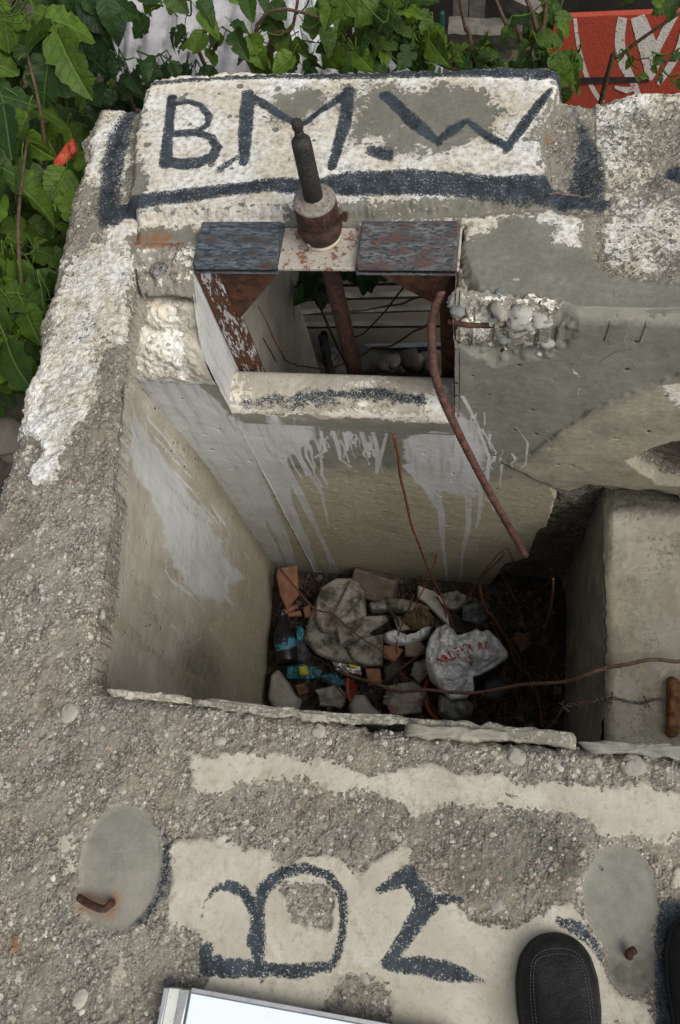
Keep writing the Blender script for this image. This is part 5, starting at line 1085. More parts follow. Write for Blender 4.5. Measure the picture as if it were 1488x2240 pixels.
for nm, ct_, pl, m_, lb, sd__ in (
    ('paper_scrap', 'paper', [(690, 1510), (735, 1498), (765, 1520), (748, 1548), (700, 1545)], PAPER, 'stained crumpled paper left of the red pot', 51),
    ('paper_scrap', 'paper', [(905, 1450), (938, 1440), (945, 1475), (918, 1495), (898, 1478)], PAPER, 'stained paper pressed against the left side of the printed bag', 52),
    ('plastic_scrap', 'plastic scrap', [(1060, 1490), (1100, 1478), (1120, 1510), (1090, 1535), (1058, 1525)], FILM, 'dark plastic film right below the printed bag', 53),
    ('plastic_scrap', 'plastic scrap', [(1010, 1325), (1060, 1312), (1088, 1340), (1050, 1368), (1012, 1358)], FILM, 'dark film behind the right lobe of the printed bag', 54),
    ('dry_leaf', 'leaf', [(1120, 1395), (1148, 1385), (1165, 1410), (1140, 1430)], DRYL, 'curled dry leaf right of the bag beside the crooked branch', 55),
    ('dry_leaf', 'leaf', [(708, 1528), (722, 1520), (730, 1545), (716, 1556)], DRYL, 'small brown dry leaf on the paper left of the red pot', 56),
    ('rag', 'rag', [(850, 1500), (905, 1490), (935, 1515), (920, 1560), (860, 1565), (838, 1535)], WEAVE, 'dark stained rag between the red pot and the bag', 57),
    ('rag', 'rag', [(960, 1300), (1000, 1292), (1030, 1310), (1000, 1335), (965, 1330)], WEAVE, 'crumpled rag behind the top of the printed bag', 58),
    ('dry_leaf', 'leaf', [(645, 1500), (668, 1494), (678, 1515), (655, 1525)], DRYL, 'dry leaf below the cyan wrapper', 59),
    ('plastic_scrap', 'plastic scrap', [(640, 1405), (665, 1400), (680, 1430), (672, 1452), (645, 1445)], FILM, 'dark film between bottle and cloth', 60),
    ('paper_scrap', 'paper', [(860, 1350), (895, 1345), (905, 1375), (870, 1382)], PAPER, 'folded paper right of the cloth, next to the straw', 61)):
    item(nm, pl, -1.80, .008, m_, lb, ct_, flapf(math.cos(sd__), math.sin(sd__), .005, .010, sd__), .2, rnd=1, K=34, n=140, jag=.35, bottom=-.012)
# scattered debris as uncountable litter
mb = MB()
for i in range(1500):
    x = random.uniform(-.84, .36); y = random.uniform(.2, 1.03); h = float(heap(np.array([x]), np.array([y]))[0])
    c = random.choice([(.06, .05, .038), (.03, .025, .02), (.09, .08, .06), (.05, .035, .022), (.13, .12, .10), (.08, .04, .025)]); rock(mb, (x, y, h+.008), .004+.014*random.random()**3, c, .4, IC1, .75)
for i in range(900):
    x = random.uniform(-.82, .36); y = random.uniform(.2, 1.03); h = float(heap(np.array([x]), np.array([y]))[0])+.02; a = random.uniform(0, 6.28); L = random.uniform(.02, .09) if i % 9 else random.uniform(.12, .28)
    d = np.array([math.cos(a), math.sin(a), random.uniform(-.2, .5)])*L; q = np.array([x, y, h]); c = random.choice([(.14, .10, .06), (.07, .05, .035), (.2, .15, .09)])
    tube(mb, [q, q+d*.5+rng.normal(0, .004, 3), q+d], .0016, .0008, n=4, k=2, c=(*c, 1))
tag(mb.build('litter', STONE, None, False), 'fine litter of chips and dry stalks covering the pit floor', 'litter', kind='stuff')

# ================================================================== SHOES AND BOARD
def shoe(toe, ang, side, label):
    L = .31; st = 44; nr = 30
    th = thing('shoe', (toe[0], toe[1], 0), label, 'shoe', 'the two black shoes')
    ca, sa = math.cos(ang), math.sin(ang)
    def W(lx, ly, z): # lx across, ly along backwards from the toe
        return np.array([toe[0]+lx*ca+ly*sa, toe[1]+lx*sa-ly*ca, z])
    t_ = np.linspace(0, 1, st); t_ = t_**1.35
    hw = np.interp(t_, [0, .012, .04, .10, .20, .33, .5, .7, .85, .95, .99, 1], [.005, .021, .035, .050, .058, .0585, .051, .041, .041, .037, .024, .006])
    cx = np.interp(t_, [0, .15, .35, .6, 1], [-.006, -.003, .0, .004, .002])*side
    ht = np.interp(t_, [0, .012, .04, .1, .2, .32, .42, .5, .7, .9, 1], [.022, .030, .040, .050, .058, .070, .088, .082, .070, .075, .072])
    V = []
    for i in range(st):
        for j in range(nr):
            a = math.pi*j/(nr-1); c, s = math.cos(a), math.sin(a)
            w = hw[i]*np.sign(c)*abs(c)**.62; z = .012+(ht[i]-.012)*abs(s)**.72
            r_ = 1
            V.append(W(cx[i]+w*(1.0-.06*(s)), t_[i]*L, z-.0012*math.exp(-((abs(w)-hw[i]*.70)/.0022)**2)*(t_[i] < .5)))
    mb = MB(); Q = ngrid(st, nr); keep = []
    for q in Q:
        i = q[0]//nr; j = q[0] % nr; tt = t_[i]
        if tt > .43 and 6 < j < nr-8: continue
        keep.append(q)
    mb.add(np.array(V), np.array(keep)); up = mb.build('upper', LEATHER, th)
    m = up.modifiers.new('thick', 'SOLIDIFY'); m.thickness = .0025; m.offset = -1
    # sole
    mb = MB(); V = []; ns = 60
    outl = [(cx[i]-hw[i]-.003, t_[i]*L) for i in range(st)]+[(cx[i]+hw[i]+.003, t_[i]*L) for i in range(st-1, -1, -1)]
    o2 = np.array([W(a, b, 0) for a, b in outl]); o2 = resample(o2, 140, 2); c = o2.mean(0)
    for z, k in ((.001, 0), (.001, 1), (.012, 1.004), (.0145, .985), (.0145, 0)):
        V.append(np.stack([c[0]+(o2[:, 0]-c[0])*max(k, .001), c[1]+(o2[:, 1]-c[1])*max(k, .001), np.full(140, z)], 1))
    V = np.concatenate(V); F_ = np.array([[i*140+j, i*140+(j+1) % 140, (i+1)*140+(j+1) % 140, (i+1)*140+j] for i in range(4) for j in range(140)]); mb.add(V, F_); mb.build('sole', simple('black_rubber', (.008, .008, .008), (.016, .016, .015), 60, .7), th)
    mb = MB(); mb.add(np.array([W(cx[i]+hw[i]*k*.8, t_[i]*L, .02) for i in range(16, st) for k in (-1, 0, 1)]), ngrid(st-16, 3)); mb.build('insole', simple('grey_lining', (.05, .045, .04), (.08, .075, .07), 60, .9), th)
    # stitching: two rows round the toe
    mb = MB()
    for k_, kk in ((.66, 0), (.74, 1)):
        path = []
        for i in range(st-1, -1, -1):
            if t_[i] < .52 and t_[i] > .085+.0*kk: path.append((cx[i]-hw[i]*k_, t_[i]*L, i))
        t0 = .075 - .022*kk; front = [(cx[0]+.03*math.sin(a)*(k_/.7), L*(t0+.035*(1-math.cos(a)))) for a in np.linspace(-1.1, 1.1, 9)]
        left = [(p[0], p[1]) for p in path]; right = [(2*cx[p[2]]-p[0], p[1]) for p in path[::-1]]
        pts = np.array(left+front+right); pts = resample(np.c_[pts, np.zeros(len(pts))][:, :2], 10) if 0 else pts
        for _ in range(4): pts[1:-1] = (pts[:-2]+2*pts[1:-1]+pts[2:])/4
        Ls = np.concatenate([[0], np.cumsum(np.hypot(*np.diff(pts, axis=0).T))]); s = np.arange(0, Ls[-1], .0042)
        PX = np.interp(s, Ls, pts[:, 0]); PY = np.interp(s, Ls, pts[:, 1])
        def hz(x, y):
            tt = y/L; h = np.interp(tt, t_, ht); w = np.interp(tt, t_, hw); c0 = np.interp(tt, t_, cx); c = min(abs((x-c0)/(w*.97)), .995)**(1/.62); sn = math.sqrt(max(0, 1-c*c)); return .012+(h-.012)*sn**.72
        for a in range(len(s)-1):
            x0, y0 = PX[a], PY[a]; x1, y1 = x0+(PX[a+1]-x0)*.62, y0+(PY[a+1]-y0)*.62
            tube(mb, [W(x0, y0, hz(x0, y0)+.0003), W(x1, y1, hz(x1, y1)+.0003)], .00042, n=5, k=1)
    mb.build('stitching', simple('grey_thread', (.07, .07, .065), (.11, .11, .10), 60), th)
    return th
shoe(Z(1203, 2042, .02), math.radians(9), -1, 'black leather slip-on shoe with grey toe stitching, standing beside the N shaped mark')
shoe(Z(1556, 2000, .02), math.radians(-2), 1, 'black leather shoe at the right edge of the picture, only its side seen')

cl = thing('clipboard', Z(700, 2240, .02), 'white sheet board with a silver clamp edge lying at the bottom of the slab', 'clipboard')
zc = .034
a = Z(412, 2168, zc); bq = Z(356, 2163, zc); e = Z(820, 2243, zc); u = (e-a)/np.linalg.norm(e-a); dn = Z(398, 2243, zc)-a; dn /= np.linalg.norm(dn)
def quad_box(name, o, U, Vv, h, mat, z0, parent, bev=.001):
    U = np.array(U); Vv = np.array(Vv); V = np.array([o, o+U, o+U+Vv, o+Vv]); B = V.copy(); V[:, 2] = z0+h; B[:, 2] = z0
    c = V.mean(0); T = c+(V-c)*(1-bev*2/np.linalg.norm(U)); V2 = V.copy(); V2[:, 2] -= bev; allv = np.vstack([T, V2, B])
    F_ = [[0, 3, 2, 1], [8, 9, 10, 11]]+[[i+4*k, (i+1) % 4+4*k, (i+1) % 4+4*(k+1), i+4*(k+1)] for k in (0, 1) for i in range(4)]
    return mk(name, allv, np.array(F_), mat, parent, False)
ALU = simple('silver_edge', (.42, .43, .43), (.52, .53, .53), 60, .35, .1, metal=.7, spec=.6)
PAP = simple('pale_blue_white_sheet', (.64, .69, .83), (.66, .71, .85), .8, .35, .03, .0004, det=1)
quad_box('board', a-np.array([0, 0, 0]), u*.42, dn*.30, .012, simple('grey_board', (.3, .31, .32), (.36, .37, .38), 30), zc-.024, cl)
quad_box('sheet', a+u*.003+dn*.004, u*.41, dn*.29, .0025, PAP, zc-.011, cl, .0005)
w_ = (bq-a); wl = np.linalg.norm(w_); w_ = w_/wl
quad_box('clamp', a+w_*.001, w_*(wl*.32), dn*.30, .016, ALU, zc-.020, cl, .002)
quad_box('clamp', a+w_*(wl*.36), w_*(wl*.46), dn*.30, .012, simple('cream_edge', (.5, .5, .46), (.56, .56, .52), 40, .5), zc-.020, cl, .001)
quad_box('clamp', a+w_*(wl*.83), w_*(wl*.17), dn*.30, .015, ALU, zc-.020, cl, .002)
quad_box('sheet_edge', a+u*.003-dn*.004, u*.41, dn*.0055, .0045, ALU, zc-.010, cl, .0006)

# ================================================================== BEHIND AND BELOW
def plank(name, c0, c1, w, th, mat, label, cat, roll=0, group=None, parent=None):
    c0 = np.array(c0); c1 = np.array(c1); L = np.linalg.norm(c1-c0); d = Vector((c1-c0)/L); up = Vector((0, 0, 1)); s = d.cross(up).normalized(); n = s.cross(d)
    M = Matrix((( d.x, s.x, n.x, (c0[0]+c1[0])/2), (d.y, s.y, n.y, (c0[1]+c1[1])/2), (d.z, s.z, n.z, (c0[2]+c1[2])/2), (0, 0, 0, 1)))@Matrix.Rotation(roll, 4, 'X')
    mb = MB(); k = 10
    V = []; prof = [(-w/2, -th/2), (-w/2, th/2), (w/2, th/2), (w/2, -th/2)]
    for i in range(k+1):
        for (a, b) in prof:
            p = M@Vector((-L/2+L*i/k, a+random.uniform(-1, 1)*.004, b+random.uniform(-1, 1)*.0015)); V.append(list(p))
    F_ = [[i*4+j, i*4+(j+1) % 4, (i+1)*4+(j+1) % 4, (i+1)*4+j] for i in range(k) for j in range(4)]+[[3, 2, 1, 0], [k*4, k*4+1, k*4+2, k*4+3]]
    mb.add(np.array(V), np.array(F_)); o = mb.build(name, mat, parent, False)
    if label: tag(o, label, cat, group)
    return o
G1 = 'fallen boards seen through the window'
def board(px0, py0, px1, py1, y, w, label, mat=WOODM, roll=1.0):
    return plank('fallen_board', YY(px0, py0, y), YY(px1, py1, y+.03), w, .02, mat, label, 'board', roll, G1)
board(640, 622, 1010, 612, 2.0, .10, 'highest of the fallen pale boards seen through the window', GREYWOOD)
board(640, 652, 1010, 642, 1.98, .10, 'second fallen pale board from the top seen through the window', WOODM)
board(640, 684, 1010, 672, 1.96, .075, 'narrow third fallen board behind the level vine', WOODM)
board(640, 712, 1010, 708, 1.93, .15, 'widest and lowest fallen grey board seen through the window', simple('grey_green_wood', (.17, .165, .14), (.27, .265, .225), 18))
plank('metal_strip', YY(760, 765, 2.05), YY(1010, 757, 2.05), .10, .02, simple('pale_painted_metal', (.22, .26, .28), (.30, .34, .36), 12), 'pale metal strip low behind the window opening', 'metal strip', 1.2)
plank('blue_strip', YY(760, 785, 2.0), YY(1010, 778, 2.0), .055, .02, BLUE, 'blue painted strip under the pale one behind the window opening', 'painted strip', 1.2)
plank('old_board', YY(705, 730, 1.9), YY(725, 830, 1.8), .05, .02, simple('dark_board', (.02, .02, .022), (.05, .05, .055), 20), 'dark narrow board standing behind the column foot', 'board', 1.2)
mb = MB(); 
RSL = ['pale stone just left of the column foot behind the sill', 'stone directly behind the foot of the rusty column', 'stone immediately right of the column foot behind the sill', 'stone below the middle of the blue strip', 'dark stone below the right half of the blue strip', 'stone left of the bent bar behind the sill', 'stone at the foot of the window reveal behind the sill', 'small stone above the others, left of the column foot', 'small stone pressed to the sill under the blue strip', 'rightmost stone behind the sill beside the frame leg', 'front stone right of the column touching the sill', 'front stone below the middle of the blue strip', 'front stone just left of the bent bar']
for i, (px, py, r) in enumerate([(700, 800, .06), (745, 805, .05), (800, 800, .06), (850, 795, .055), (900, 790, .06), (935, 790, .055), (665, 815, .06), (720, 780, .04), (870, 815, .05), (960, 800, .06), (780, 818, .05), (825, 818, .05), (920, 818, .05)]):
    mb = MB(); rock(mb, YY(px, py, 1.9+.02*(i % 3)), r, (.20, .185, .15) if i % 2 else (.13, .12, .095), .8, IC2, .4); rock(mb, YY(px, py, 1.9+.02*(i % 3))+np.array([.03, .0, .02]), r*.5, (.26, .24, .2), .7, IC2, .4)
    tag(mb.build('rubble_stone', STONE), '%s stone behind the window sill, number %s from the left' % ('pale lime stained' if i % 2 else 'dark', '') if 0 else RSL[i], 'stone', 'rubble stones behind the window sill')
# mound they lie on
mb = MB(); rock(mb, (-.75, 2.15, GZ-.35), 1.0, (.09, .08, .06), .62, IC3, .08)
tag(mb.build('rubble_mound', STONE), kind='structure')

# back scenery
BACK = 2.6
# red board with white lettering marks
rb = thing('red_board', YY(1340, 200, 2.75), 'worn red signboard with large white painted curves behind the slab, top right', 'signboard')
Yr = 2.75; tlt = .12
def RB(px, py, d=0): q = YY(px, py, Yr+d); return q
quad = [RB(1205, 40), RB(1620, 22), RB(1620, 260), RB(1196, 240)]
def sheet_poly(name, pts, th, mat, parent):
    P = np.array(pts); Q = P.copy(); Q[:, 1] += th; n = len(P); c = P.mean(0)
    V = np.vstack([P, Q, [c], [c+np.array([0, th, 0])]]); F3 = [[j, (j+1) % n, 2*n] for j in range(n)]+[[n+(j+1) % n, n+j, 2*n+1] for j in range(n)]; F4 = [[j, n+j, n+(j+1) % n, (j+1) % n] for j in range(n)]
    return mk(name, V, [np.array(F4), np.array(F3)], mat, parent, False)
REDB = rust_mat('worn_red_paint', (.30, .040, .022), .60, dark=(.18, .025, .015), rust=(.26, .05, .025), paint2=(.42, .075, .04))
sheet_poly('panel', quad, .025, REDB, rb)
WPAINT = rust_mat('worn_white_lettering', (.60, .58, .54), .585, dark=(.40, .10, .06), rust=(.40, .12, .07), paint2=(.5, .46, .4))
RK = [0]
def ribbon(px_pts, hw, name='painted_curve'):
    RK[0] += 1; Yk = Yr-.0006-.0004*RK[0]
    P = smoothpts(np.array([(a, b, 0) for a, b in px_pts]), 6)[:, :2]; w = np.interp(np.linspace(0, 1, len(P)), np.linspace(0, 1, len(hw)), hw); T = np.gradient(P, axis=0); N = np.stack([-T[:, 1], T[:, 0]], 1); N /= np.linalg.norm(N, axis=1)[:, None]
    A = [YY(*(p+n*k), Yk) for p, n, k in zip(P, N, w)]; Bq = [YY(*(p-n*k), Yk) for p, n, k in zip(P, N, w)]
    V = np.array([x for ab in zip(A, Bq) for x in ab]); mk(name, V, ngrid(len(P), 2), WPAINT, rb, False)
ribbon([(1258, 40), (1264, 90), (1278, 150), (1300, 200), (1320, 225)], [4, 4, 5, 5, 5])
ribbon([(1362, 38), (1356, 90), (1365, 140), (1385, 180), (1400, 215)], [10, 11, 12, 8, 5])
ribbon([(1395, 36), (1410, 80), (1425, 130), (1420, 175)], [16, 20, 22, 6]); ribbon([(1475, 32), (1450, 80), (1428, 130), (1420, 170)], [10, 9, 8, 4]); ribbon([(1500, 55), (1485, 110), (1460, 155), (1440, 185)], [8, 8, 8, 4])
ribbon([(1345, 190), (1370, 197), (1395, 190)], [3, 7, 3])
BLST = simple('black_stripe', (.02, .015, .015), (.05, .03, .03), 30)
def stripe():
    A = [YY(1196, 170, Yr-.0045), YY(1196, 188, Yr-.0045), YY(1420, 180, Yr-.0045), YY(1420, 168, Yr-.0045)]; mk('dark_stripe', np.array(A), np.array([[0, 1, 2, 3]]), BLST, rb, False)
stripe()
# hanging sheets
def drape(name, top, bot, y, mat, label, cat, am=.03, nf=7, seed=3, group=None):
    """top and bot: px polylines, same count; cloth hangs between them"""
    T = smoothpts(np.array([YY(*p, y) for p in top]), 12); Bm = smoothpts(np.array([YY(*p, y-.12) for p in bot]), 12); n = len(T); m = 40; V = []
    for i in range(n):
        for j in range(m):
            t = j/(m-1); p = T[i]*(1-t)+Bm[i]*t; V.append(p)
    V = np.array(V); i_ = np.repeat(np.arange(n), m)/n; j_ = np.tile(np.arange(m), n)/m
    V[:, 1] -= am*(np.abs(np.sin(i_*nf*3.14+1.5*fbm(i_, j_, 3, 3, seed)+j_*1.2))*(.35+j_))+.02*fbm(i_, j_, 9, 4, seed+1)
    o = mk(name, V, ngrid(n, m), mat, None, True); md = o.modifiers.new('thick', 'SOLIDIFY'); md.thickness = .002; tag(o, label, cat, group); return o
drape('grey_sheet', [(235, -60), (330, -50), (470, -40), (600, -60)], [(272, 150), (330, 215), (450, 220), (590, 215)], 2.75, TARP, 'wide grey lilac sheet with deep folds behind the painted slab, top left', 'sheet', .09, 7)
drape('grey_sheet', [(595, -60), (640, -60), (700, -50), (735, -40)], [(600, 215), (640, 215), (700, 205), (740, 210)], 2.95, WHT, 'whitish textured sheet hanging among the leaves left of the column tip', 'sheet', .05, 4, 8)
tw = drape('hanging_towel', [(770, 62), (830, 38), (900, 62), (972, 66)], [(778, 220), (830, 222), (900, 222), (966, 225)], 2.7, TOWEL, 'plain pale towel pegged on a line behind the slab', 'towel', .012, 2, 12)
mb = MB(); q = YY(968, 50, 2.69); rbox(mb, q+(-.006, -.01, -.045), q+(.006, .0, .04), .002); rbox(mb, q+(-.006, .004, -.045), q+(.006, .014, .035), .002); tag(mb.build('clothes_peg', simple('green_plastic', (.005, .07, .05), (.01, .11, .08), 30, .4), None, False), 'small green clothes peg on the corner of the towel', 'clothes peg')
# dark shed behind
sh = thing('timber_shed', (.1, 4.0, GZ), 'dark open timber shed of rough posts and rails behind the bushes', 'shed')
mb = MB(); rbox(mb, (-1.2, 4.3, GZ-.2), (3.5, 4.4, .9), .01); mb.build('back_wall', simple('shed_dark_wall', (.012, .010, .009), (.028, .024, .02), 6), sh, False)
for px in (1005, 1040, 1105, 1180): 
    q = YY(px, 60, 3.6); plank('post', (q[0], 3.6, GZ), (q[0]+.03, 3.6, .7), .09, .07, GREYWOOD, None, None, 0, None, sh)
plank('rail', YY(980, 70, 3.5), YY(1140, 76, 3.5), .10, .08, GREYWOOD, None, None, 1.2, None, sh); plank('rail', YY(1100, -10, 3.5), YY(1230, 60, 3.5), .08, .05, GREYWOOD, None, None, 1.2, None, sh)
# earth bank at the left behind
def bank():
    xs = np.arange(-3.2, -.9, .04); zs = np.linspace(GZ-.2, -.35, 30); X, Zz = np.meshgrid(xs, zs, indexing='ij'); x = X.ravel(); z = Zz.ravel(); y = 3.1+.35*(z-GZ)+.2*fbm(x, z, 2, 4, 3)+.05*fbm(x, z, 12, 3, 7)
    y2 = y+.0; tag(mk('earth_bank', np.stack([x, y2, z], 1), ngrid(len(xs), len(zs)), simple('bank_earth', (.07, .055, .042), (.15, .12, .095), 9, .95, 1, .03)), kind='structure')
bank()
# rocks at the lower left outside the slab
for i, (px, py, z, r) in enumerate([(125, 470, -.75, .11), (60, 780, -.7, .13), (20, 880, -.7, .12), (110, 560, -.95, .12), (10, 700, -1.0, .15), (30, 960, -.6, .08)]):
    c = Z(px, py, z); mb = MB(); rock(mb, c, r, (.16, .14, .11), .8, IC3, .3); d = random.choice(['rounded', 'rough', 'angular'])
    tag(mb.build('field_stone', STONE), ['topmost grey stone left of the slab, under the red plastic', 'round grey stone near the bend of the slab edge', 'grey stone at the far left below the leaves', 'shaded stone just under the topmost one left of the slab', 'large shaded stone behind the lower mulberry leaves', 'lowest small stone where the slab meets the left picture edge'][i], 'stone', 'stones beside the left edge of the slab')
def bankL():
    ys = np.arange(-.6, 2.4, .04); t = np.linspace(0, 1, 26); Yg, T = np.meshgrid(ys, t, indexing='ij'); y = Yg.ravel(); t = T.ravel(); x = -1.08-1.3*t; z = -.78-.9*t**.8+.18*fbm(x, y, 3, 4, 3)+.05*fbm(x, y, 14, 3, 8)
    tag(mk('soil_slope', np.stack([x, y, z], 1), ngrid(len(ys), 26)[:, ::-1], SOIL), kind='structure')
bankL()
def redjunk():
    for pts, z, lab in (([(118, 352), (150, 322), (168, 312), (168, 335), (140, 360), (120, 385)], -.12, 'bent red plastic piece caught in the leaves left of the slab'), ([(150, 318), (166, 308), (170, 330), (158, 340)], -.10, 'small red plastic chip beside the larger one in the leaves')):
        item('red_plastic_piece', pts, z, .02, REDP, lab, 'plastic piece', crumple(.02, 20, 4), .2, K=10, n=50)
redjunk()
# ================================================================== PLANTS
def leaf_tmpl(lobed):
    """leaf along +y, base at origin, length 1; returns V, F, uv"""
    ny, nx = 15, 6; V = []; UV = []
    for i in range(ny):
        t = i/(ny-1)
        w = .43*max(0, math.sin(math.pi*(t*.97+.03)**.72))**.72*(1-.12*t)
        if lobed: w *= 1-.36*math.exp(-((t-.44)/.05)**2)-.15*math.exp(-((t-.72)/.04)**2)
        w *= 1+(.03 if i % 2 else -.03)
        if t == 1: w = .002
        if t == 0: w = .03
        for j in range(nx+1):
            u = -1+2*j/nx; ww = w*u
            y = t-.07*abs(u)**2*(1-t)**3+.02*abs(u)*t
            V.append((ww, y, 0)); UV.append((.5+u*w*1.1, t))
    return np.array(V), ngrid(ny, nx+1), np.array(UV)
LT = [leaf_tmpl(False), leaf_tmpl(True)]
def add_leaf(mb, p, tip, nrm, L, lob=0):
    V, Fc, UV = LT[lob]; t = np.array(tip, float); t /= np.linalg.norm(t); n = np.array(nrm, float); n -= t*(n@t); n /= np.linalg.norm(n)+1e-9; s = np.cross(t, n)
    x, y = V[:, 0]*random.uniform(.85, 1.15), V[:, 1]; fold = random.uniform(-.1, .55); droop = random.uniform(-.05, .6); ph = random.uniform(0, 6)
    z = fold*np.abs(x)-droop*y*y+.035*np.sin(y*19+ph+np.abs(x)*8)*np.abs(x)*3+.02*np.sin(x*14+ph)*y
    z -= .018*np.abs(np.sin((y-.55*np.abs(x))*7*math.pi))*np.abs(x)*3
    P = np.array(p)+L*(x[:, None]*s+y[:, None]*t+z[:, None]*n); r = random.random()
    mb.add(P, Fc, np.column_stack([UV[:, 0], UV[:, 1], np.full(len(P), r), np.ones(len(P))]))
def inpoly(px, py, pl):
    c = False; n = len(pl)
    for i in range(n):
        a, b = pl[i], pl[(i+1) % n]
        if (a[1] > py) != (b[1] > py) and px < (b[0]-a[0])*(py-a[1])/(b[1]-a[1])+a[0]: c = not c
    return c
def region(pl, ax, v0, v1, n):
    xs = [p[0] for p in pl]; ys = [p[1] for p in pl]; out = []
    while len(out) < n:
        px = random.uniform(min(xs), max(xs)); py = random.uniform(min(ys), max(ys))
        if inpoly(px, py, pl): out.append(at(px, py, ax, random.uniform(v0, v1)))
    return out
def shrub(name, label, cat, root, stems, regions, leafmat, group=None, stem_r=.009):
    t = thing(name, root, label, cat, group); ml = MB(); pts = []
    for (pl, ax, v0, v1, n, L0, L1, lob) in regions:
        ps = region(pl, ax, v0, v1, int(n*1.45)); L0 *= .78; L1 *= .78
        for p in ps:
            L = random.uniform(L0, L1); az = random.gauss(0, 1.15); tip = np.array([math.sin(az), -math.cos(az)*.8, -random.uniform(-.1, 1.)])
            nr = np.array([random.gauss(0, .55), -.25+random.gauss(0, .5), 1.0]); add_leaf(ml, p, tip, nr, L, 1 if random.random() < lob else 0)
            b = p-tip/np.linalg.norm(tip)*L*.32+np.array([0, 0, .02]); tube(ml, [b, (b+p)/2+np.array([0, 0, .006]), p], .0016, .0014, n=4, k=2, c=(.5, .9, .9, 1)); pts.append(b)
    for st in stems:
        ms = MB(); tube(ms, st, stem_r, stem_r*.4, n=8, k=6, c=(.5, .48, .42, 1)); ms.build('stem', TWIG, t)
    # short side shoots linking the leaves
    P = np.array(pts)
    for i in range(0, len(P), 3):
        d = np.linalg.norm(P-P[i], axis=1); j = np.argsort(d)[1:4]
        q = P[j[-1]]; tube(ml, [P[i], (P[i]+q)/2-np.array([0, 0, .02]), q], .003, .002, n=5, k=3, c=(.3, .9, .5, 1))
    ml.build('foliage', leafmat, t); return t
# left side, large leaves close to the camera
LEFTP = [(-60, -40), (150, -40), (185, 120), (200, 215), (175, 300), (130, 440), (95, 600), (55, 760), (20, 900), (-60, 900)]
r0 = np.array([-1.45, 1.0, -1.3])
shrub('mulberry_shrub', 'large leaved green mulberry shrub crowding the left edge of the slab', 'shrub', r0,
      [[r0, (-1.4, 1.1, -.7), Z(60, 700, -.2), Z(40, 500, -.05), Z(60, 300, 0)], [r0, (-1.5, 1.5, -.7), Z(100, 330, -.1), Z(60, 120, .1)]],
      [([(-60, -40), (90, -40), (150, 60), (130, 180), (75, 330), (20, 420), (-60, 420)], 2, -.10, .12, 34, .13, .21, .7),
       ([(-60, 300), (150, 260), (185, 330), (120, 500), (-60, 560)], 2, -.35, -.12, 60, .10, .16, .5),
       ([(-60, 480), (110, 520), (105, 620), (60, 760), (-60, 820)], 2, -.30, -.08, 56, .12, .19, .6),
       ([(-60, -40), (260, -40), (230, 200), (190, 330), (100, 600), (20, 880), (-60, 880)], 2, -.75, -.4, 150, .09, .15, .5)], LEAF)
# behind the slab, top
r1 = np.array([-.75, 2.35, GZ])
shrub('leafy_bush', 'dense green bush with large shiny leaves behind the letter M', 'bush', r1,
      [[r1, YY(600, 170, 2.3), YY(640, 60, 2.3), YY(660, -60, 2.35)], [r1, YY(460, 170, 2.3), YY(455, 60, 2.3), YY(450, -40, 2.3)], [r1, YY(560, 120, 2.25), YY(720, 40, 2.3)]],
      [([(480, -40), (700, -40), (880, -40), (880, 60), (850, 130), (740, 150), (680, 120), (590, 155), (500, 60)], 1, 2.1, 2.5, 30, .07, .14, .3),
       ([(270, -30), (560, -30), (470, 40), (330, 50)], 1, 2.0, 2.4, 7, .08, .13, .4),
       ([(370, 60), (480, 50), (500, 120), (430, 130)], 1, 2.2, 2.4, 6, .07, .10, .4),
       ([(560, 90), (900, 60), (900, 160), (560, 160)], 1, 2.2, 2.5, 24, .07, .12, .3)], LEAF)
r2 = np.array([-1.25, 2.2, GZ])
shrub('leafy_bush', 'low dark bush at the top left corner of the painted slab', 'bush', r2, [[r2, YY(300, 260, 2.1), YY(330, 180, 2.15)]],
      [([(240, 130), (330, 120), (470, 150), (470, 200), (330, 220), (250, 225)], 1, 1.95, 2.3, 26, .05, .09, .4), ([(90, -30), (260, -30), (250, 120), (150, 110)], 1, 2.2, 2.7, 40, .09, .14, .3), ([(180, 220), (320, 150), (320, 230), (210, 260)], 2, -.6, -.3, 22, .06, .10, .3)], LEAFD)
r3 = np.array([.1, 2.5, GZ])
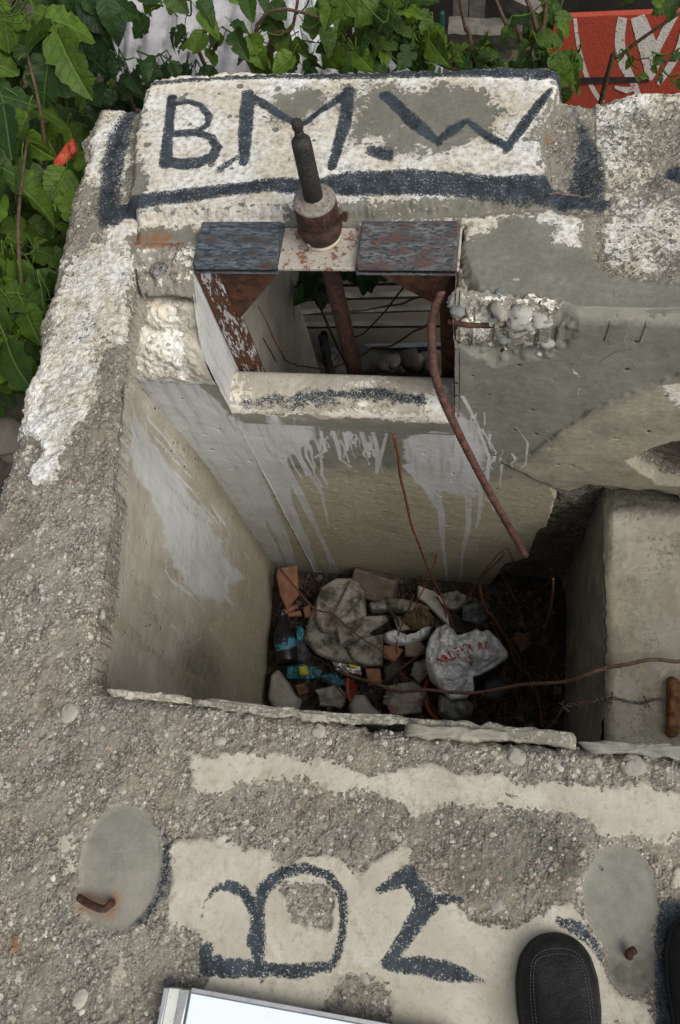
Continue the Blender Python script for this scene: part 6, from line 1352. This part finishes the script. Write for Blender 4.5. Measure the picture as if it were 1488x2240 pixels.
t3 = shrub('leafy_bush', 'sparse yellowish green bush right of the towel, in front of the dark shed', 'bush', r3,
      [[r3, YY(1040, 150, 2.45), YY(1018, 60, 2.5), YY(1000, -30, 2.5)], [YY(1130, 200, 2.4), YY(900, 118, 2.4)][::1]],
      [([(860, 60), (980, 90), (1060, 80), (1100, 150), (960, 160), (880, 150)], 1, 2.3, 2.6, 60, .035, .07, .3), ([(740, -30), (880, -30), (960, 40), (960, 90), (860, 90), (740, 60)], 1, 2.3, 2.5, 26, .07, .13, .4)], LEAF, stem_r=.010)
r4 = np.array([.27, 2.3, GZ])
shrub('young_tree', 'young tree with several bare grey stems behind the top right corner of the slab', 'tree', r4,
      [[r4, YY(1186, 160, 2.3), YY(1190, 60, 2.35), YY(1200, -60, 2.4)], [r4, YY(1150, 160, 2.3), YY(1110, 60, 2.3), YY(1060, -60, 2.35)], [YY(1180, 90, 2.32), YY(1165, 30, 2.35), YY(1130, -50, 2.4)], [r4, YY(1320, 200, 2.3), YY(1360, 120, 2.3), YY(1500, 20, 2.3)]],
      [([(1100, 60), (1230, 0), (1210, 170), (1120, 150)], 1, 2.2, 2.5, 24, .05, .10, .2), ([(1190, 120), (1260, 110), (1260, 200), (1200, 190)], 1, 2.1, 2.3, 16, .05, .08, .3), ([(1380, -20), (1500, -30), (1500, 30), (1420, 20)], 1, 2.1, 2.4, 5, .05, .08, .3), ([(1330, 120), (1500, 110), (1500, 190), (1400, 180), (1330, 160)], 1, 2.1, 2.35, 10, .03, .05, .3)], LEAF, stem_r=.010)
r5 = np.array([-.6, 1.95, GZ])
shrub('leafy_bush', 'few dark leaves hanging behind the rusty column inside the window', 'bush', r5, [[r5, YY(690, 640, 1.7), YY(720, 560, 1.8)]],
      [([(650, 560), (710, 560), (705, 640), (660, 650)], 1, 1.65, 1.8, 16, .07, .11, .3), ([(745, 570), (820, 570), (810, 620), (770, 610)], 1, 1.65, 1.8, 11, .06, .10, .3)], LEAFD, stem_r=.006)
print('objects', len(bpy.data.objects))
